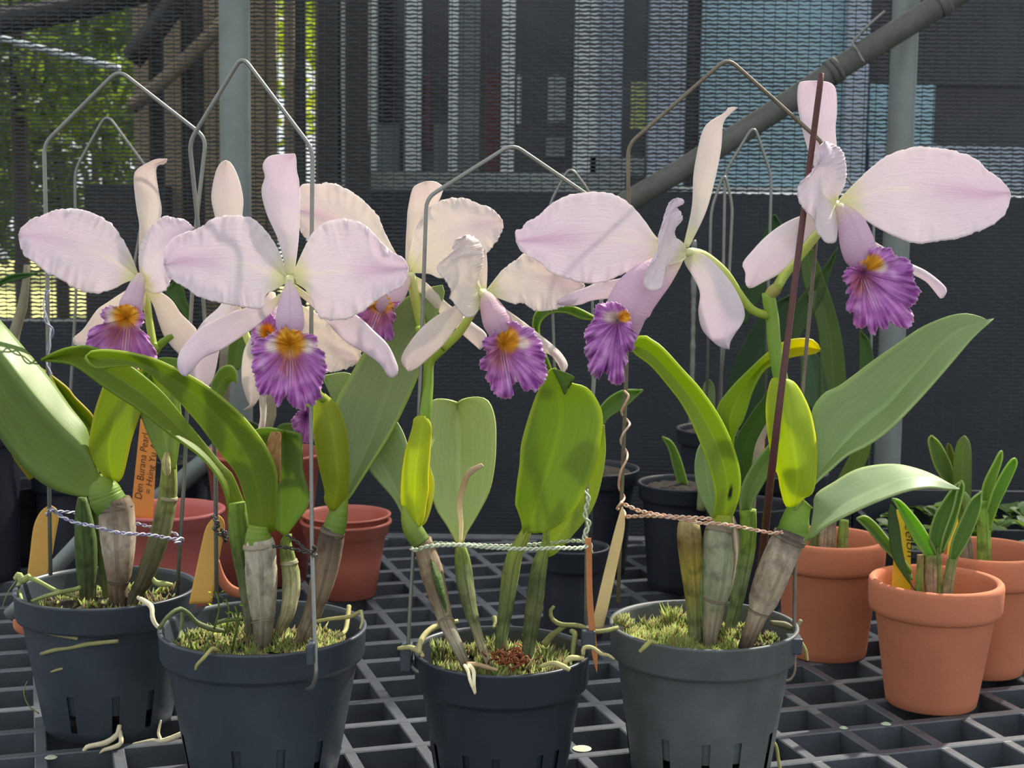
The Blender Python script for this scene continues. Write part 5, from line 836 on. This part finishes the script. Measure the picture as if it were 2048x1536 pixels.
tag(tube('wire_spiral', [(1249, 782, 2.4, -2.7), (1257, 792, 2.4, -2.2), (1250, 808, 2.4, -2.2), (1243, 825, 2.4, -2.8), (1256, 842, 2.4, -3.4), (1259, 850, 2.4, -2.4), (1246, 868, 2.4, -2.2), (1242, 885, 2.4, -3), (1254, 905, 2.4, -3.4), (1253, 920, 2.4, -2.4), (1241, 945, 2.4, -2.4), (1238, 975, 2.4, -3), (1249, 995, 2.4, -3.2), (1240, 1008, 2.6, -2.2), (1234, 1018, 2.6, -3), (1246, 1020, 2.6, -3.4), (1250, 1030, 2.6, -2.2), (1240, 1040, 2.6, -2.4)], .985, MT['tie'], None, [CPR[0], CPR[1], CPR[0], CPR[1]], seg=8, n=110), 'copper wire spiralling down the tall hanger\'s left leg', 'wire')

# tags, strips and labels
def card(name, label, cat, e1, e2, Y, mat, d0=0., **k):
    a, b = crom(e1, 8), crom(e2, 8)
    o = blade(name, [tuple((a[i]+b[i])/2) for i in range(9)], e1, e2, Y, mat, None, lambda u, t: (1, 1, 1), dm=d0, d1=d0, d2=d0, N=24, M=5, thick=.0009, **k)
    return tag(o, label, cat)
card('plant_tag', 'ochre card tag with rounded top hung at the leftmost pot', 'plant tag', [(53, 1165), (60, 1110), (66, 1060), (74, 1035), (86, 1018), (100, 1010)], [(84, 1163), (98, 1140), (110, 1075), (117, 1035), (113, 1018), (100, 1010)], 1.125, MT['tagm'])
card('plant_tag', 'ochre card tag with rounded top leaning into the second pot', 'plant tag', [(378, 1208), (390, 1150), (404, 1085), (412, 1055), (424, 1038), (437, 1030)], [(422, 1206), (430, 1165), (442, 1095), (449, 1060), (447, 1040), (437, 1030)], 1.015, MT['tagm'])
card('straw_strip', 'pale straw-coloured strip leaning beside the tall hanger', 'strip', [(1181, 1262), (1196, 1195), (1214, 1120), (1228, 1065), (1238, 1030), (1244, 1014)], [(1206, 1260), (1222, 1190), (1238, 1115), (1248, 1066), (1250, 1035), (1246, 1014)], 1.005, MT['strip'])
card('curled_strip', 'orange-brown dry strip hanging from the centre hanger\'s right leg', 'strip', [(1170, 1076), (1172, 1110), (1173, 1180), (1176, 1240), (1184, 1310), (1194, 1346)], [(1182, 1076), (1184, 1110), (1185, 1180), (1190, 1250), (1195, 1310), (1194, 1346)], .942, MT['ostrip'])
def qcard(name, label, q, Y, mat, tilt=0., ink=None):
    """flat stiff card: q = four photo corners tl, tr, br, bl; lettering is a part of it"""
    V = [P(x, y, Y+(tilt if i < 2 else 0)) for i, (x, y) in enumerate(q)]; n = (V[1]-V[0]).cross(V[3]-V[0]).normalized()
    V2 = V+[v-n*.0008 for v in V]; V2 = [V[i] for i in range(4)]+[V[i]+Vector((0, .0009, 0)) for i in range(4)]
    Fc = [(0, 1, 2, 3), (7, 6, 5, 4), (0, 4, 5, 1), (1, 5, 6, 2), (2, 6, 7, 3), (3, 7, 4, 0)]
    return tag(mesh(name, V2, Fc, mat, None, smooth=False), label, 'label')
def writing(par, text, x0, y0, x1, y1, h, Y, gap=1.0):
    """ink lettering from photo point (x0,y0) reading towards (x1,y1), on the card at depth Y"""
    cu = bpy.data.curves.new('ink_text', 'FONT'); cu.body = text; cu.size = 1; cu.shear = .18; cu.extrude = .002; cu.offset = -.006
    o = bpy.data.objects.new('ink_text', cu); COL.objects.link(o); cu.materials.append(MT['ink'])
    a, b = P(x0, y0, Y), P(x1, y1, Y); bpy.context.view_layer.update(); me = bpy.data.meshes.new_from_object(o.evaluated_get(bpy.context.evaluated_depsgraph_get())); bpy.data.objects.remove(o); o = bpy.data.objects.new('lettering', me); COL.objects.link(o); bpy.context.view_layer.update(); L = (b-a).length; w = max(.1, o.dimensions.x)
    ex = (b-a).normalized(); ez = Vector((0, -1, 0)); ey = ez.cross(ex).normalized(); H = h*Y/F; s = L/w
    o.parent = par
    Mx = Matrix(((ex.x*s, ey.x*H, ez.x*.001, a.x), (ex.y*s, ey.y*H, ez.y*.001, a.y-.0006), (ex.z*s, ey.z*H, ez.z*.001, a.z), (0, 0, 0, 1)))
    o.matrix_local = Matrix.Translation(-par.location) @ Mx
ol = qcard('plant_label', 'orange handwritten plant label behind the leftmost orchid\'s stems', [(281, 838), (316, 836), (304, 1060), (258, 1060)], 1.30, MT['olabel'])
writing(ol, 'Den Burana Pearl', 283, 1000, 298, 868, 21, 1.30); writing(ol, '= Hsing Yu A', 302, 990, 314, 890, 19, 1.30)
yl = qcard('plant_label', 'yellow label standing in the nearest terracotta pot, green leaf in front', [(1794, 1020), (1822, 1030), (1821, 1190), (1783, 1190)], ty*0+ORG[T.name].y+.018, MT['ylabel'])
writing(yl, 'eelon', 1809, 1046, 1815, 1112, 22, ORG[T.name].y+.018)
qcard('plant_label', 'yellow label half hidden between the two right terracotta pots', [(1902, 1040), (1916, 1036), (1920, 1150), (1890, 1150)], ORG[T3.name].y-.005, MT['ylabel'])
qcard('plant_label', 'small orange label among the tan canes at the back', [(1518, 860), (1530, 880), (1527, 960), (1516, 958)], 1.42, MT['olabel'])

# orchid canes and leaves at the back of the bench
def back(label, x, y, Y): return thing('potted_orchid', label, 'potted plant', (P(x, y, Y).x, Y, .0), 'orchids at the back of the bench')
K1 = back('old orchid with a bare grey cane at the left edge', 40, 1000, 1.56)
npot(K1, ORG[K1.name].x, 1.56, .035, .08, .028, MT['dplastic'])
tube('cane', [(54, 530, 6), (50, 580, 8), (42, 625, 10), (28, 670, 12), (20, 760, 12), (30, 1040, 11)], 1.56, MT['cane'], K1, [lin((120, 116, 92)), lin((150, 144, 118)), lin((126, 120, 96))], jit=.2)
leaf(K1, [(-30, 590), (0, 562), (30, 548), (75, 547)], [(-30, 600), (0, 571), (35, 560), (75, 547)], 1.43, (70, 104, 56))
K2 = back('back orchid with tan canes and dark strap leaves behind the front bloom', 470, 900, 1.62)
npot(K2, ORG[K2.name].x, 1.62, .034, .09, .028, MT['dplastic'])
tube('cane', [(452, 690, 12), (452, 740, 14), (446, 800, 14), (450, 1080, 13)], 1.62, MT['cane'], K2, [lin((130, 124, 100)), lin((96, 84, 66)), lin((140, 130, 106))], jit=.15)
tube('cane', [(545, 780, 12), (540, 830, 12), (530, 880, 11), (490, 1080, 10)], 1.62, MT['cane'], K2, [lin((140, 132, 104)), lin((150, 140, 112))], jit=.2)
leaf(K2, [(455, 740), (458, 690), (470, 640), (490, 610)], [(478, 740), (495, 690), (505, 640), (490, 610)], 1.55, (96, 122, 48))
leaf(K2, [(404, 826), (417, 780), (438, 740), (460, 731), (473, 745), (474, 766)], [(430, 830), (446, 792), (456, 770), (463, 762), (469, 762), (474, 766)], 1.50, (116, 144, 76), rim=(140, 160, 100), d1=.5, d2=-1)
leaf(K2, [(300, 722), (330, 715), (372, 722), (390, 745)], [(300, 735), (330, 745), (360, 760), (390, 745)], 1.52, (112, 140, 70))
leaf(K2, [(460, 820), (490, 838), (520, 852), (545, 880)], [(455, 835), (485, 860), (515, 875), (545, 880)], 1.52, (60, 88, 52)); leaf(K2, [(545, 872), (560, 850), (585, 848), (600, 862)], [(550, 890), (575, 880), (590, 872), (600, 862)], 1.50, (90, 120, 64))
leaf(K2, [(375, 640), (345, 600), (332, 585), (350, 560)], [(385, 630), (372, 600), (366, 575), (350, 560)], 1.55, (76, 106, 50))
K3 = back('back orchid whose glossy leaf points out right of the centre plant', 1150, 1000, 1.3)
npot(K3, ORG[K3.name].x, 1.30, .03, .08, .026, MT['dplastic'])
leaf(K3, [(1150, 960), (1175, 880), (1200, 815), (1240, 782), (1286, 780)], [(1170, 960), (1195, 880), (1215, 838), (1250, 815), (1286, 780)], 1.28, (92, 124, 58), rim=(130, 160, 90))
leaf(K3, [(1135, 900), (1090, 760), (1066, 660), (1075, 620), (1110, 612), (1150, 614), (1200, 640)], [(1145, 900), (1110, 760), (1078, 665), (1095, 630), (1130, 625), (1165, 638), (1200, 640)], 1.28, (88, 118, 46), rim=(150, 170, 70))
K4 = back('back orchid with tan sheathed canes and tall dark leaves behind the tall plant', 1500, 1000, 1.4)
npot(K4, ORG[K4.name].x, 1.40, .04, .1, .032, MT['dplastic'])
tube('cane', [(1532, 800, 8), (1520, 850, 15), (1508, 900, 18), (1500, 960, 15), (1496, 1040, 13)], 1.40, MT['cane'], K4, [lin((140, 130, 104)), lin((160, 148, 124)), lin((120, 108, 88)), lin((150, 140, 116))], jit=.15)
tube('cane', [(1420, 860, 12), (1412, 940, 14), (1405, 1020, 12)], 1.42, MT['cane'], K4, [lin((100, 124, 60)), lin((126, 132, 84))])
for e1, e2, c in (([(1470, 860), (1455, 780), (1480, 700), (1530, 620), (1580, 590)], [(1500, 860), (1530, 780), (1560, 700), (1582, 640), (1580, 590)], (50, 78, 48)), ([(1640, 860), (1640, 760), (1636, 660), (1606, 560), (1602, 500), (1610, 470)], [(1690, 860), (1692, 760), (1680, 660), (1650, 560), (1625, 500), (1610, 470)], (88, 112, 58)), ([(1602, 800), (1600, 720), (1592, 690), (1612, 690)], [(1664, 850), (1656, 780), (1640, 720), (1612, 690)], (76, 104, 78)), ([(1560, 690), (1590, 610), (1630, 560), (1676, 494)], [(1572, 720), (1620, 640), (1650, 580), (1676, 494)], (66, 92, 48)), ([(1408, 850), (1404, 800), (1408, 770), (1418, 759)], [(1428, 850), (1430, 800), (1428, 772), (1418, 759)], (120, 140, 96)), ([(1655, 1000), (1690, 930), (1716, 880), (1732, 840)], [(1700, 1010), (1726, 940), (1742, 890), (1732, 840)], (104, 128, 56)), ([(1714, 860), (1718, 760), (1720, 660)], [(1742, 860), (1748, 760), (1742, 690), (1720, 660)], (74, 104, 50)), ([(1466, 640), (1490, 560), (1540, 440), (1552, 432)], [(1490, 650), (1540, 560), (1568, 470), (1552, 432)], (54, 84, 46))):
    leaf(K4, e1, e2, 1.43, c)
tag(tube('lean_pipe', [(300, 1010, 20), (345, 978, 20), (385, 945, 20), (425, 912, 20), (470, 876, 20)], 1.60, MT['pipe'], None, seg=16, n=8), 'pale pipe leaning behind the salmon pot', 'pipe')
tag(tube('lean_pipe', [(20, 1232, 16), (70, 1180, 16), (130, 1115, 16), (176, 1066, 16)], 1.24, MT['pipe'], None, seg=16, n=8), 'pale pipe lying behind the ochre tag at left', 'pipe')
tag(tube('spun_cord', [(1388, 480, 5), (1387, 600, 5), (1384, 760, 5), (1380, 920, 5)], 1.74, MT['wire'], None, seg=8, n=60, jit=.5), 'thin twisted cord hanging down the dark net behind the tall plant', 'cord')
